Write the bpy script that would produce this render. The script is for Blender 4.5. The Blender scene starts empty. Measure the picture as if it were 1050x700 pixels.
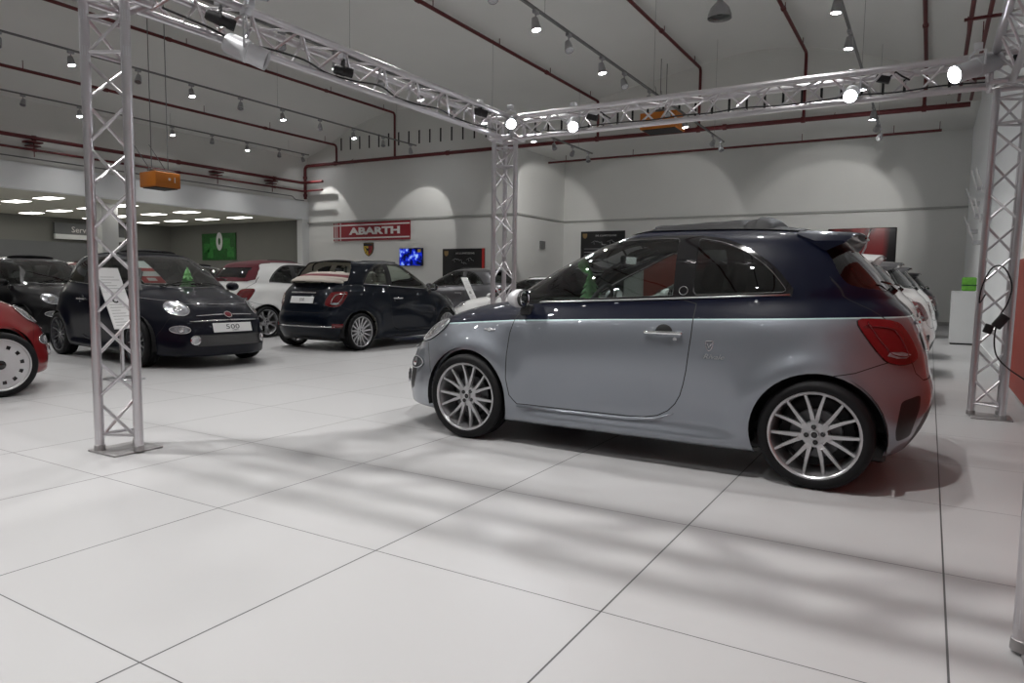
import bpy, bmesh, math, random
import numpy as np
from mathutils import Vector, Matrix, Euler
from mathutils.bvhtree import BVHTree

random.seed(7)
PI = math.pi
COL = bpy.context.scene.collection

# ------------------------------------------------------------------ materials
def _mat(name):
    m = bpy.data.materials.new(name); m.use_nodes = True
    nt = m.node_tree
    for n in list(nt.nodes):
        nt.nodes.remove(n)
    out = nt.nodes.new('ShaderNodeOutputMaterial')
    return m, nt, out

def pbr(name, col, rough=0.5, metal=0.0, coat=0.0, coat_rough=0.015, spec=0.5, noise=0.0, nscale=20.0, bump=0.0, bscale=80.0,
        emit=None, estr=0.0):
    m, nt, out = _mat(name)
    b = nt.nodes.new('ShaderNodeBsdfPrincipled')
    b.inputs['Base Color'].default_value = (*col, 1)
    b.inputs['Roughness'].default_value = rough
    b.inputs['Metallic'].default_value = metal
    b.inputs['Coat Weight'].default_value = coat
    b.inputs['Coat Roughness'].default_value = coat_rough
    b.inputs['Coat IOR'].default_value = 1.45
    b.inputs['Specular IOR Level'].default_value = spec
    if emit:
        b.inputs['Emission Color'].default_value = (*emit, 1)
        b.inputs['Emission Strength'].default_value = estr
    tc = nt.nodes.new('ShaderNodeTexCoord')
    if noise > 0:
        n = nt.nodes.new('ShaderNodeTexNoise'); n.inputs['Scale'].default_value = nscale
        n.inputs['Detail'].default_value = 4
        nt.links.new(tc.outputs['Object'], n.inputs['Vector'])
        mx = nt.nodes.new('ShaderNodeMix'); mx.data_type = 'RGBA'
        mx.inputs['A'].default_value = (*[c * (1 - noise) for c in col], 1)
        mx.inputs['B'].default_value = (*[min(1, c * (1 + noise)) for c in col], 1)
        nt.links.new(n.outputs['Fac'], mx.inputs['Factor'])
        nt.links.new(mx.outputs['Result'], b.inputs['Base Color'])
    if bump > 0:
        n2 = nt.nodes.new('ShaderNodeTexNoise'); n2.inputs['Scale'].default_value = bscale
        nt.links.new(tc.outputs['Object'], n2.inputs['Vector'])
        bp = nt.nodes.new('ShaderNodeBump'); bp.inputs['Strength'].default_value = bump
        bp.inputs['Distance'].default_value = 0.003
        nt.links.new(n2.outputs['Fac'], bp.inputs['Height'])
        nt.links.new(bp.outputs['Normal'], b.inputs['Normal'])
    nt.links.new(b.outputs[0], out.inputs[0])
    return m

def thin_glass(name, tint, refl=0.08):
    m, nt, out = _mat(name)
    t = nt.nodes.new('ShaderNodeBsdfTransparent'); t.inputs[0].default_value = (*tint, 1)
    g = nt.nodes.new('ShaderNodeBsdfGlossy'); g.inputs['Roughness'].default_value = 0.0
    g.inputs[0].default_value = (1, 1, 1, 1)
    lw = nt.nodes.new('ShaderNodeFresnel'); lw.inputs['IOR'].default_value = 1.5
    mul = nt.nodes.new('ShaderNodeMath'); mul.operation = 'MULTIPLY_ADD'
    mul.inputs[1].default_value = 1.3; mul.inputs[2].default_value = refl * 0.25; mul.use_clamp = True
    mx = nt.nodes.new('ShaderNodeMixShader')
    nt.links.new(lw.outputs[0], mul.inputs[0]); nt.links.new(mul.outputs[0], mx.inputs[0])
    nt.links.new(t.outputs[0], mx.inputs[1]); nt.links.new(g.outputs[0], mx.inputs[2])
    nt.links.new(mx.outputs[0], out.inputs[0])
    return m

def emis(name, col, s):
    m, nt, out = _mat(name)
    e = nt.nodes.new('ShaderNodeEmission'); e.inputs[0].default_value = (*col, 1); e.inputs[1].default_value = s
    nt.links.new(e.outputs[0], out.inputs[0])
    return m

M = {}
M['silver_paint'] = pbr('silver_blue_metallic_paint', (0.265, 0.285, 0.32), 0.34, 0.75, 1.0, noise=0.03, nscale=900)
M['navy_paint'] = pbr('deep_navy_paint', (0.002, 0.0035, 0.014), 0.4, 0.0, 0.55, spec=0.1)
M['riva_paint'] = pbr('dark_navy_paint', (0.002, 0.0028, 0.009), 0.4, 0.0, 0.55, spec=0.1)
M['blue_paint'] = pbr('blue_black_paint', (0.0018, 0.0045, 0.011), 0.4, 0.0, 0.55, spec=0.1)
M['white_paint'] = pbr('gloss_white_paint', (0.78, 0.78, 0.77), 0.35, 0.0, 0.8)
M['red_paint'] = pbr('gloss_red_paint', (0.22, 0.008, 0.010), 0.3, 0.0, 1.0, spec=0.2)
M['grey_paint'] = pbr('grey_metallic_paint', (0.13, 0.13, 0.14), 0.35, 0.6, 1.0)
M['black_paint'] = pbr('gloss_black_paint', (0.004, 0.004, 0.006), 0.35, 0.0, 1.0, spec=0.1)
M['gap'] = pbr('shut_line_black', (0.004, 0.004, 0.005), 0.7)
M['stripe'] = pbr('pale_aqua_pinstripe', (0.45, 0.62, 0.62), 0.35, 0.2)
M['chrome'] = pbr('chrome', (0.82, 0.82, 0.84), 0.07, 1.0)
M['satin'] = pbr('satin_chrome', (0.66, 0.66, 0.68), 0.28, 1.0)
M['alloy'] = pbr('silver_alloy_lacquer', (0.50, 0.50, 0.515), 0.28, 0.75, 0.6)
M['dark_alloy'] = pbr('grey_alloy_lacquer', (0.10, 0.10, 0.11), 0.3, 0.7, 0.6)
M['hubcap'] = pbr('silver_plastic_hubcap', (0.55, 0.55, 0.56), 0.35, 0.4, 0.3)
M['rubber'] = pbr('tyre_rubber', (0.005, 0.005, 0.006), 0.6, spec=0.25, bump=0.3, bscale=200)
M['trim'] = pbr('black_plastic_trim', (0.012, 0.012, 0.013), 0.45)
M['gloss_black'] = pbr('gloss_black_trim', (0.008, 0.008, 0.009), 0.08, 0, 0.5)
M['lining'] = pbr('dark_cabin_lining', (0.022, 0.022, 0.024), 0.8)
M['lining_light'] = pbr('ivory_cabin_lining', (0.45, 0.43, 0.38), 0.8)
M['seat'] = pbr('charcoal_seat_fabric', (0.03, 0.03, 0.033), 0.85, bump=0.5, bscale=150)
M['seat_ivory'] = pbr('ivory_seat_leather', (0.5, 0.48, 0.42), 0.5)
M['glass'] = thin_glass('clear_car_glass', (0.62, 0.68, 0.66))
M['glass_dark'] = thin_glass('privacy_car_glass', (0.10, 0.11, 0.115))
M['glass_mid'] = thin_glass('tinted_car_glass', (0.34, 0.38, 0.36))
M['lens_red'] = pbr('red_lamp_lens', (0.14, 0.003, 0.006), 0.12, 0.0, 1.0)
M['lens_red_dark'] = pbr('dark_red_lamp_lens', (0.11, 0.003, 0.006), 0.12, 0.0, 1.0)
M['lens_clear'] = pbr('clear_lamp_lens', (0.32, 0.33, 0.35), 0.22, 0.4, 0.6, noise=0.7, nscale=26)
M['lens_smoked'] = pbr('smoked_lamp_lens', (0.08, 0.085, 0.095), 0.2, 0.4, 0.6, noise=0.5, nscale=26)
M['bead'] = pbr('grey_window_bead', (0.16, 0.16, 0.165), 0.35, 0.5)
M['mirror'] = pbr('mirror_glass', (0.85, 0.85, 0.87), 0.02, 1.0)
M['cloth_black'] = pbr('black_roof_cloth', (0.004, 0.004, 0.005), 0.6, spec=0.25, bump=0.3, bscale=120)
M['mirror_cap'] = pbr('silver_mirror_cap', (0.62, 0.62, 0.64), 0.3, 0.2, 0.6)
M['cloth_red'] = pbr('burgundy_roof_cloth', (0.12, 0.01, 0.02), 0.75, bump=0.4, bscale=120)
M['cloth_beige'] = pbr('beige_roof_cloth', (0.40, 0.36, 0.32), 0.8, bump=0.5, bscale=120)
M['plate'] = pbr('white_number_plate', (0.8, 0.8, 0.8), 0.3)
M['print_dark'] = pbr('dark_print', (0.02, 0.02, 0.025), 0.5)
M['print_red'] = pbr('red_print', (0.5, 0.01, 0.015), 0.45)
M['disc'] = pbr('brake_disc_steel', (0.12, 0.12, 0.125), 0.4, 0.8)

# ------------------------------------------------------------------ object helpers
def link(o, parent=None):
    COL.objects.link(o)
    if parent is not None:
        o.parent = parent
    return o

def obj_from(name, verts, faces, mat, parent=None, smooth=False, mats=None, fm=None):
    me = bpy.data.meshes.new(name)
    me.from_pydata([tuple(v) for v in verts], [], [tuple(f) for f in faces])
    for m in (mats or [mat]):
        me.materials.append(m)
    if fm is not None:
        me.polygons.foreach_set('material_index', fm)
    if smooth:
        me.polygons.foreach_set('use_smooth', [True] * len(me.polygons))
    me.validate(); me.update()
    o = bpy.data.objects.new(name, me)
    return link(o, parent)

def empty(name, loc=(0, 0, 0), rz=0.0, label=None, cat=None, group=None):
    o = bpy.data.objects.new(name, None); COL.objects.link(o)
    o.empty_display_size = 0.1
    o.location = loc; o.rotation_euler = (0, 0, rz)
    if label: o['label'] = label
    if cat: o['category'] = cat
    if group: o['group'] = group
    return o

def tag(o, label, cat, group=None):
    o['label'] = label; o['category'] = cat
    if group: o['group'] = group
    return o

def structure(o):
    o['kind'] = 'structure'; return o

def copy_tree(o, parent=None):
    c = o.copy(); COL.objects.link(c); c.parent = parent
    for ch in list(o.children):
        copy_tree(ch, c)
    return c

class MB:
    """collects shapes, builds ONE mesh object"""
    def __init__(s):
        s.v = []; s.f = []; s.m = []
    def add(s, vs, fs, mi=0):
        o = len(s.v); s.v += [tuple(v) for v in vs]
        s.f += [tuple(i + o for i in f) for f in fs]; s.m += [mi] * len(fs)
        return s
    def box(s, a, b, mi=0, mat=None):
        x0, y0, z0 = a; x1, y1, z1 = b
        vs = [Vector(p) for p in ((x0,y0,z0),(x1,y0,z0),(x1,y1,z0),(x0,y1,z0),(x0,y0,z1),(x1,y0,z1),(x1,y1,z1),(x0,y1,z1))]
        if mat is not None: vs = [mat @ v for v in vs]
        return s.add(vs, [(0,3,2,1),(4,5,6,7),(0,1,5,4),(1,2,6,5),(2,3,7,6),(3,0,4,7)], mi)
    def rbox(s, a, b, r=0.02, mi=0, mat=None, seg=3):
        """rounded box"""
        bm = bmesh.new(); bmesh.ops.create_cube(bm, size=1)
        c = [(a[i] + b[i]) / 2 for i in range(3)]; d = [abs(b[i] - a[i]) for i in range(3)]
        for v in bm.verts:
            v.co = Vector([c[i] + v.co[i] * d[i] for i in range(3)])
        bmesh.ops.bevel(bm, geom=bm.edges[:], offset=min(r, min(d) * 0.49), segments=seg, profile=0.5, affect='EDGES')
        if mat is not None: bmesh.ops.transform(bm, matrix=mat, verts=bm.verts)
        s.bm(bm, mi); bm.free(); return s
    def bm(s, bm, mi=0):
        bm.verts.ensure_lookup_table(); bm.verts.index_update()
        return s.add([v.co[:] for v in bm.verts], [[v.index for v in f.verts] for f in bm.faces], mi)
    def tube(s, pts, r, n=8, mi=0, cap=True):
        pts = [Vector(p) for p in pts]; k = len(pts)
        rs = r if isinstance(r, (list, tuple)) else [r] * k
        up = None; vs = []
        for i in range(k):
            t = (pts[min(i + 1, k - 1)] - pts[max(i - 1, 0)]).normalized()
            if up is None:
                up = Vector((0, 0, 1)) if abs(t.z) < 0.9 else Vector((1, 0, 0))
            a = t.cross(up)
            if a.length < 1e-4:
                a = t.cross(Vector((0, 1, 0)))
            a.normalize(); b = a.cross(t).normalized(); up = b
            for j in range(n):
                an = 2 * PI * j / n
                vs.append(pts[i] + a * math.cos(an) * rs[i] + b * math.sin(an) * rs[i])
        fs = []
        for i in range(k - 1):
            for j in range(n):
                fs.append((i * n + j, i * n + (j + 1) % n, (i + 1) * n + (j + 1) % n, (i + 1) * n + j))
        if cap:
            fs.append(tuple(range(n - 1, -1, -1))); fs.append(tuple(range((k - 1) * n, k * n)))
        return s.add(vs, fs, mi)
    def lathe(s, prof, n=32, axis='Y', mi=0, center=(0, 0, 0), close=False, mat=None):
        """prof: (radius, along)"""
        vs = []; k = len(prof)
        for i in range(n):
            a = 2 * PI * i / n; c, sn = math.cos(a), math.sin(a)
            for r, h in prof:
                if axis == 'Y': p = Vector((r * c, h, r * sn))
                elif axis == 'Z': p = Vector((r * c, r * sn, h))
                else: p = Vector((h, r * c, r * sn))
                p = p + Vector(center)
                vs.append(mat @ p if mat is not None else p)
        fs = []
        rng = k if close else k - 1
        for i in range(n):
            for j in range(rng):
                a = i * k + j; b = i * k + (j + 1) % k
                c2 = ((i + 1) % n) * k + (j + 1) % k; d = ((i + 1) % n) * k + j
                fs.append((a, b, c2, d))
        return s.add(vs, fs, mi)
    def prism(s, poly, d0, d1, axis='Y', mi=0, mat=None):
        """poly of 2D points; extruded along axis. Y: (x,z); X: (y,z); Z: (x,y)"""
        n = len(poly); vs = []
        for d in (d0, d1):
            for a, b in poly:
                p = Vector((a, d, b)) if axis == 'Y' else (Vector((d, a, b)) if axis == 'X' else Vector((a, b, d)))
                vs.append(mat @ p if mat is not None else p)
        fs = [tuple(range(n)), tuple(range(2 * n - 1, n - 1, -1))]
        for i in range(n):
            fs.append((i, i + n, (i + 1) % n + n, (i + 1) % n))
        return s.add(vs, fs, mi)
    def build(s, name, mats, parent=None, smooth=False, weld=False, fixn=True):
        if not isinstance(mats, (list, tuple)): mats = [mats]
        me = bpy.data.meshes.new(name); me.from_pydata(s.v, [], s.f)
        for m in mats: me.materials.append(m)
        me.polygons.foreach_set('material_index', s.m)
        me.update()
        if fixn or weld:
            bm = bmesh.new(); bm.from_mesh(me)
            if weld: bmesh.ops.remove_doubles(bm, verts=bm.verts, dist=1e-5)
            bmesh.ops.recalc_face_normals(bm, faces=bm.faces)
            bm.to_mesh(me); bm.free()
        if smooth:
            me.polygons.foreach_set('use_smooth', [True] * len(me.polygons))
            if smooth == 'auto':
                me.set_sharp_from_angle(angle=math.radians(38))
        o = bpy.data.objects.new(name, me)
        return link(o, parent)

def text_mesh(name, body, size, mat, parent=None, matrix=None, extrude=0.002, align='CENTER', bold=0.0, sx=1.0, shear=0.0):
    cu = bpy.data.curves.new(name, 'FONT'); cu.body = body; cu.size = size
    cu.extrude = extrude; cu.align_x = align; cu.align_y = 'CENTER'; cu.offset = bold; cu.shear = shear
    cu.resolution_u = 2
    o = bpy.data.objects.new(name + '_tmp', cu); COL.objects.link(o)
    dg = bpy.context.evaluated_depsgraph_get()
    me = bpy.data.meshes.new_from_object(o.evaluated_get(dg))
    bpy.data.objects.remove(o); bpy.data.curves.remove(cu)
    me.materials.clear(); me.materials.append(mat)
    me.transform(Matrix.Diagonal((sx, 1, 1, 1)))
    if matrix is not None: me.transform(matrix)
    o = bpy.data.objects.new(name, me)
    return link(o, parent)

# ------------------------------------------------------------------ the small hatchback body
XM = 1.2
#       xf     zf    xr    zr    zs    W     nf   nr  tilt
RINGS = [
    (-0.54, 0.140, 2.58, 0.190, 0.150, 0.70, 4.0, 5.0, 0.0),
    (-0.78, 0.150, 2.69, 0.205, 0.165, 0.765, 3.8, 5.0, 0.0),
    (-0.83, 0.215, 2.745, 0.260, 0.230, 0.785, 3.6, 4.8, 0.0),
    (-0.855, 0.310, 2.79, 0.340, 0.320, 0.797, 3.4, 4.6, 0.0),
    (-0.855, 0.415, 2.82, 0.430, 0.420, 0.806, 3.2, 4.4, 0.0),
    (-0.83, 0.520, 2.825, 0.530, 0.520, 0.812, 3.1, 4.2, 0.1),
    (-0.785, 0.610, 2.80, 0.620, 0.610, 0.813, 3.1, 4.0, 0.4),
    (-0.71, 0.690, 2.785, 0.710, 0.690, 0.811, 3.1, 3.9, 0.8),
    (-0.645, 0.755, 2.76, 0.790, 0.755, 0.806, 3.1, 3.9, 1.0),
    (-0.56, 0.810, 2.735, 0.860, 0.815, 0.797, 3.1, 3.9, 1.0),
    (-0.44, 0.862, 2.705, 0.925, 0.868, 0.783, 3.2, 3.8, 1.0),
    (-0.30, 0.905, 2.67, 0.975, 0.910, 0.762, 3.3, 3.8, 1.0),
    (-0.15, 0.940, 2.635, 1.010, 0.940, 0.745, 3.4, 3.8, 1.0),
    (0.00, 0.965, 2.61, 1.035, 0.962, 0.734, 3.6, 3.8, 1.0),
    (0.10, 0.985, 2.60, 1.050, 0.985, 0.726, 3.8, 3.8, 1.0),
    (0.21, 1.045, 2.565, 1.090, 1.040, 0.713, 4.0, 4.0, 1.0),
    (0.38, 1.140, 2.51, 1.170, 1.120, 0.692, 4.2, 4.0, 1.0),
    (0.56, 1.235, 2.445, 1.250, 1.205, 0.664, 4.4, 4.0, 1.0),
    (0.74, 1.320, 2.375, 1.325, 1.280, 0.632, 4.4, 4.0, 0.8),
    (0.90, 1.385, 2.315, 1.385, 1.345, 0.595, 4.2, 4.2, 0.5),
    (1.01, 1.420, 2.265, 1.410, 1.392, 0.550, 3.8, 4.2, 0.2),
    (1.12, 1.447, 2.17, 1.432, 1.425, 0.480, 3.4, 4.0, 0.0),
    (1.25, 1.468, 2.05, 1.455, 1.452, 0.370, 3.0, 3.4, 0.0),
    (1.42, 1.481, 1.92, 1.474, 1.474, 0.220, 2.6, 2.8, 0.0),
    (1.60, 1.487, 1.80, 1.486, 1.487, 0.0, 2.2, 2.2, 0.0),
]

def catmull(tab, sub):
    tab = np.array(tab, float); n = len(tab); out = []
    for i in range(n - 1):
        p0 = tab[max(i - 1, 0)]; p1 = tab[i]; p2 = tab[i + 1]; p3 = tab[min(i + 2, n - 1)]
        for k in range(sub):
            t = k / sub
            out.append(0.5 * ((2 * p1) + (-p0 + p2) * t + (2 * p0 - 5 * p1 + 4 * p2 - p3) * t * t + (-p0 + 3 * p1 - 3 * p2 + p3) * t ** 3))
    out.append(tab[-1])
    return np.array(out)

def ss(a, b, x):
    t = np.clip((x - a) / (b - a), 0, 1); return t * t * (3 - 2 * t)

def body_ring(row, NF=44, NR=44):
    xf, zf, xr, zr, zs, W, nf, nr, tilt = row
    pts = []
    for half in (0, 1):
        n = nf if half == 0 else nr
        L = (XM - xf) if half == 0 else (xr - XM)
        ph = np.linspace(0, PI / 2, 500)
        c = np.cos(ph) ** (2 / n); s = np.sin(ph) ** (2 / n)
        c[-1] = 0; s[0] = 0
        x = XM + (-L * c if half == 0 else L * c); y = W * s
        d = np.concatenate([[0], np.cumsum(np.hypot(np.diff(x), np.diff(y)))])
        N = NF if half == 0 else NR
        q = np.linspace(0, d[-1], N + 1)
        xx = np.interp(q, d, x); yy = np.interp(q, d, y)
        ze = zf if half == 0 else zr
        w = np.clip(1 - (yy / max(W, 1e-6)) ** 2, 0, 1)
        if half == 0: w = w ** 1.0
        zz = zs + (ze - zs) * w + tilt * 0.047 * (xx - 1.15) * (1 - w)
        p = np.stack([xx, yy, zz], -1)
        pts.append(p if half == 0 else p[::-1][1:])
    return np.concatenate(pts)      # front centre -> side -> rear centre, y >= 0

def shape_tweak(P):
    """wheel flares, shoulder line, door tuck, bonnet crease"""
    P = P.copy(); x, y, z = P[..., 0], P[..., 1], P[..., 2]
    side = ss(0.45, 0.62, y)
    for cx, amp in ((0.0, 0.030), (2.28, 0.034)):
        r = np.hypot(x - cx, z - 0.295)
        f = np.exp(-((r - 0.36) / 0.085) ** 2) * ss(0.12, 0.32, z)
        y = y + amp * f * side
    # slimmer waist between the arches low on the door
    f = np.exp(-((x - 1.15) / 0.55) ** 2) * np.exp(-((z - 0.36) / 0.16) ** 2)
    y = y - 0.016 * f * side
    # sill kick-out
    f = ss(0.35, 0.55, x) * (1 - ss(1.8, 1.98, x)) * np.exp(-((z - 0.205) / 0.045) ** 2)
    y = y + 0.030 * f * side
    P[..., 1] = y
    return P

def base_body():
    rows = catmull(RINGS, 5)
    rings = np.array([body_ring(r) for r in rows])
    rings = shape_tweak(rings)
    nt, ns, _ = rings.shape
    full = np.concatenate([rings, (rings * np.array([1, -1, 1]))[:, ::-1][:, 1:-1]], axis=1)
    nc = full.shape[1]
    verts = full.reshape(-1, 3)
    faces = []
    for i in range(nt - 1):
        for j in range(nc):
            a = i * nc + j; b = i * nc + (j + 1) % nc
            faces.append((b, a, a + nc, b + nc) if True else None)
    return verts, faces

def smooth_poly(pts, sub=5, closed=True):
    n = len(pts); out = []
    P = [np.array(p, float) for p in pts]
    for i in range(n if closed else n - 1):
        p0 = P[(i - 1) % n] if closed else P[max(i - 1, 0)]
        p1 = P[i]; p2 = P[(i + 1) % n] if closed else P[i + 1]
        p3 = P[(i + 2) % n] if closed else P[min(i + 2, n - 1)]
        for k in range(sub):
            t = k / sub
            out.append(tuple(0.5 * ((2 * p1) + (-p0 + p2) * t + (2 * p0 - 5 * p1 + 4 * p2 - p3) * t * t + (-p0 + 3 * p1 - 3 * p2 + p3) * t ** 3)))
    if not closed: out.append(tuple(P[-1]))
    return out

def round_corners(poly, rad, seg=4):
    n = len(poly); out = []
    for i in range(n):
        a = Vector(poly[i - 1]); b = Vector(poly[i]); c = Vector(poly[(i + 1) % n])
        r = rad[i] if isinstance(rad, (list, tuple)) else rad
        if r <= 0: out.append(tuple(b)); continue
        d1 = min(r, (a - b).length * 0.45); d2 = min(r, (c - b).length * 0.45)
        p = b + (a - b).normalized() * d1; q = b + (c - b).normalized() * d2
        for k in range(seg + 1):
            t = k / seg
            out.append(tuple((1 - t) ** 2 * p + 2 * t * (1 - t) * b + t * t * q))
    return out

def offset_poly(poly, d):
    n = len(poly); area = sum(poly[i][0] * poly[(i + 1) % n][1] - poly[(i + 1) % n][0] * poly[i][1] for i in range(n))
    s = 1 if area > 0 else -1; out = []
    for i in range(n):
        a = Vector(poly[i - 1]); b = Vector(poly[i]); c = Vector(poly[(i + 1) % n])
        t1 = (b - a).normalized(); t2 = (c - b).normalized()
        n1 = Vector((t1.y, -t1.x)) * s; n2 = Vector((t2.y, -t2.x)) * s
        m = (n1 + n2)
        if m.length < 1e-6: m = n1
        m.normalize(); k = d / max(0.35, m.dot(n1))
        out.append(tuple(b + m * k))
    return out

def stroke_poly(line, w):
    """closed thin polygon around an open polyline"""
    L = [Vector(p) for p in line]; a = []; b = []
    for i in range(len(L)):
        t = (L[min(i + 1, len(L) - 1)] - L[max(i - 1, 0)]).normalized(); n = Vector((-t.y, t.x)) * (w / 2)
        a.append(tuple(L[i] + n)); b.append(tuple(L[i] - n))
    return a + b[::-1]

def in_poly(poly):
    P = np.array(poly); x1, y1 = P[:, 0], P[:, 1]; x2, y2 = np.roll(x1, -1), np.roll(y1, -1)
    lo = P.min(0); hi = P.max(0)
    def f(a, b):
        if a < lo[0] or a > hi[0] or b < lo[1] or b > hi[1]: return False
        m = (y1 > b) != (y2 > b)
        if not m.any(): return False
        xi = x1[m] + (b - y1[m]) * (x2[m] - x1[m]) / (y2[m] - y1[m])
        return bool((np.count_nonzero(xi > a)) % 2)
    return f

PROJ = {'side': (0, 2), 'end': (1, 2), 'top': (0, 1)}

def cut(bm, poly, proj, filt, closed=True):
    ia, ib = PROJ[proj]
    n = len(poly)
    zone = {}
    lo = [min(p[0] for p in poly) - 0.03, min(p[1] for p in poly) - 0.03]
    hi = [max(p[0] for p in poly) + 0.03, max(p[1] for p in poly) + 0.03]
    cand = set()
    for f in bm.faces:
        c = f.calc_center_median()
        if lo[0] - .05 < c[ia] < hi[0] + .05 and lo[1] - .05 < c[ib] < hi[1] + .05 and filt(c):
            cand.add(f)
    for i in range(n if closed else n - 1):
        p = poly[i]; q = poly[(i + 1) % n]
        dx, dy = q[0] - p[0], q[1] - p[1]
        if math.hypot(dx, dy) < 1e-6: continue
        x0, x1 = min(p[0], q[0]) - 1e-4, max(p[0], q[0]) + 1e-4
        y0, y1 = min(p[1], q[1]) - 1e-4, max(p[1], q[1]) + 1e-4
        sel = []
        for f in cand:
            cs = [v.co for v in f.verts]
            if max(c[ia] for c in cs) < x0 or min(c[ia] for c in cs) > x1: continue
            if max(c[ib] for c in cs) < y0 or min(c[ib] for c in cs) > y1: continue
            s = [dx * (c[ib] - p[1]) - dy * (c[ia] - p[0]) for c in cs]
            if max(s) < 1e-7 or min(s) > -1e-7: continue
            sel.append(f)
        if not sel: continue
        co = [0, 0, 0]; no = [0, 0, 0]
        co[ia], co[ib] = p; no[ia], no[ib] = -dy, dx
        es = set(); vs = set()
        for f in sel:
            es.update(f.edges); vs.update(f.verts)
        for f in sel: cand.discard(f)
        r = bmesh.ops.bisect_plane(bm, geom=list(vs) + list(es) + sel, dist=1e-6, plane_co=co, plane_no=Vector(no).normalized())
        for g in r['geom']:
            if isinstance(g, bmesh.types.BMFace): cand.add(g)
        for f in sel:
            if f.is_valid: cand.add(f)
        # faces touched by edge splitting next to the selection
        for g in r['geom_cut']:
            if isinstance(g, bmesh.types.BMEdge):
                for f in g.link_faces: cand.add(f)
    return cand

# side-glass outline (x, z)
DLO_FRONT = [(0.30, 0.972), (0.47, 1.115), (0.62, 1.222), (0.80, 1.312), (0.98, 1.357), (1.20, 1.379), (1.44, 1.383), (1.455, 1.034), (0.9, 1.004)]
DLO_REAR = [(1.575, 1.040), (1.565, 1.379), (1.72, 1.350), (1.87, 1.283), (1.99, 1.195), (2.085, 1.085), (2.085, 1.066), (1.85, 1.054)]
BELT = [(-1.2, 0.735), (-0.75, 0.742), (-0.31, 0.792), (0.353, 0.846), (1.0, 0.876), (1.489, 0.895), (2.157, 0.921), (2.487, 0.935), (3.2, 0.95)]
DOOR = [(0.372, 0.862), (0.348, 0.76), (0.338, 0.62), (0.345, 0.46), (0.37, 0.345), (0.425, 0.288), (0.80, 0.286), (1.20, 0.288), (1.31, 0.292), (1.40, 0.312), (1.465, 0.348), (1.51, 0.395), (1.54, 0.45), (1.56, 0.52), (1.575, 0.60), (1.595, 0.80), (1.60, 0.99), (1.52, 1.012), (0.9, 0.985), (0.42, 0.962)]
# ------------------------------------------------------------------ cutting the body into panels
_v, _f = base_body()
_bme = bpy.data.meshes.new('tmp_body'); _bme.from_pydata([tuple(p) for p in _v], [], _f); _bme.update()
_bm = bmesh.new(); _bm.from_mesh(_bme)
bmesh.ops.remove_doubles(_bm, verts=_bm.verts, dist=1e-4)
bmesh.ops.recalc_face_normals(_bm, faces=_bm.faces)
_bm.normal_update()
if sum(f.normal.z * f.calc_area() for f in _bm.faces if f.calc_center_median().z > 1.3) < 0:
    bmesh.ops.reverse_faces(_bm, faces=_bm.faces); _bm.normal_update()
# triangulated reference for normals
_ref = _bm.copy(); bmesh.ops.triangulate(_ref, faces=_ref.faces)
_ref.normal_update(); _ref.faces.ensure_lookup_table(); _ref.verts.ensure_lookup_table()
# normals from the quads
_bm.verts.ensure_lookup_table()
_rn = [v.normal.copy() for v in _bm.verts]
BODY_BVH = BVHTree.FromBMesh(_ref)
_reff = [tuple(v.index for v in f.verts) for f in _ref.faces]
_refco = [v.co.copy() for v in _ref.verts]

def body_normal(p):
    loc, n, idx, d = BODY_BVH.find_nearest(p)
    a, b, c = _reff[idx]
    A, B, C_ = _refco[a], _refco[b], _refco[c]
    v0, v1, v2 = B - A, C_ - A, loc - A
    d00, d01, d11, d20, d21 = v0.dot(v0), v0.dot(v1), v1.dot(v1), v2.dot(v0), v2.dot(v1)
    den = d00 * d11 - d01 * d01
    if abs(den) < 1e-14: return n
    v = (d11 * d20 - d01 * d21) / den; w = (d00 * d21 - d01 * d20) / den; u = 1 - v - w
    r = _rn[a] * u + _rn[b] * v + _rn[c] * w
    return r.normalized() if r.length > 1e-6 else n

def snap(origin, direction):
    for e in (0.0, 0.0007, -0.0011, 0.0023):
        loc, n, idx, d = BODY_BVH.ray_cast(Vector(origin) + Vector((e, e * 0.7, e)), Vector(direction))
        if loc is not None: break
    return (loc, body_normal(loc)) if loc is not None else (Vector(origin), Vector((0, 0, 1)))

def front_pt(y, z): return snap((-3, y, z), (1, 0, 0))
def rear_pt(y, z): return snap((5, y, z), (-1, 0, 0))
def side_pt(x, z, s=-1): return snap((x, 3 * s, z), (0, -s, 0))
def top_pt(x, y): return snap((x, y, 4), (0, 0, -1))

side_f = lambda c: abs(c.y) > 0.42
both = lambda c: True
dlo_f = smooth_poly(DLO_FRONT[:7], 4, False) + [DLO_FRONT[7], DLO_FRONT[8]]
dlo_f = round_corners(dlo_f, 0.012, 2)
dlo_r = [DLO_REAR[0]] + smooth_poly(DLO_REAR[1:6], 4, False) + DLO_REAR[6:]
dlo_r = round_corners(dlo_r, 0.02, 2)
frame = smooth_poly([(0.22, 0.945), (0.30, 1.005), (0.46, 1.135), (0.615, 1.243), (0.79, 1.332), (0.97, 1.377), (1.20, 1.400), (1.50, 1.404), (1.73, 1.372), (1.89, 1.300), (2.02, 1.205), (2.125, 1.085)], 3, False) + [(2.12, 1.045), (1.85, 1.034), (0.9, 0.984)]
arch_f = [(0.0 + 0.335 * math.cos(2 * PI * k / 48), 0.295 + 0.335 * math.sin(2 * PI * k / 48)) for k in range(48)]
arch_r = [(2.28 + 0.340 * math.cos(2 * PI * k / 48), 0.295 + 0.340 * math.sin(2 * PI * k / 48)) for k in range(48)]
ws_poly = smooth_poly([(-0.50, 1.015), (-0.25, 0.998), (0, 0.994), (0.25, 0.998), (0.50, 1.015)], 4, False)
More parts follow.
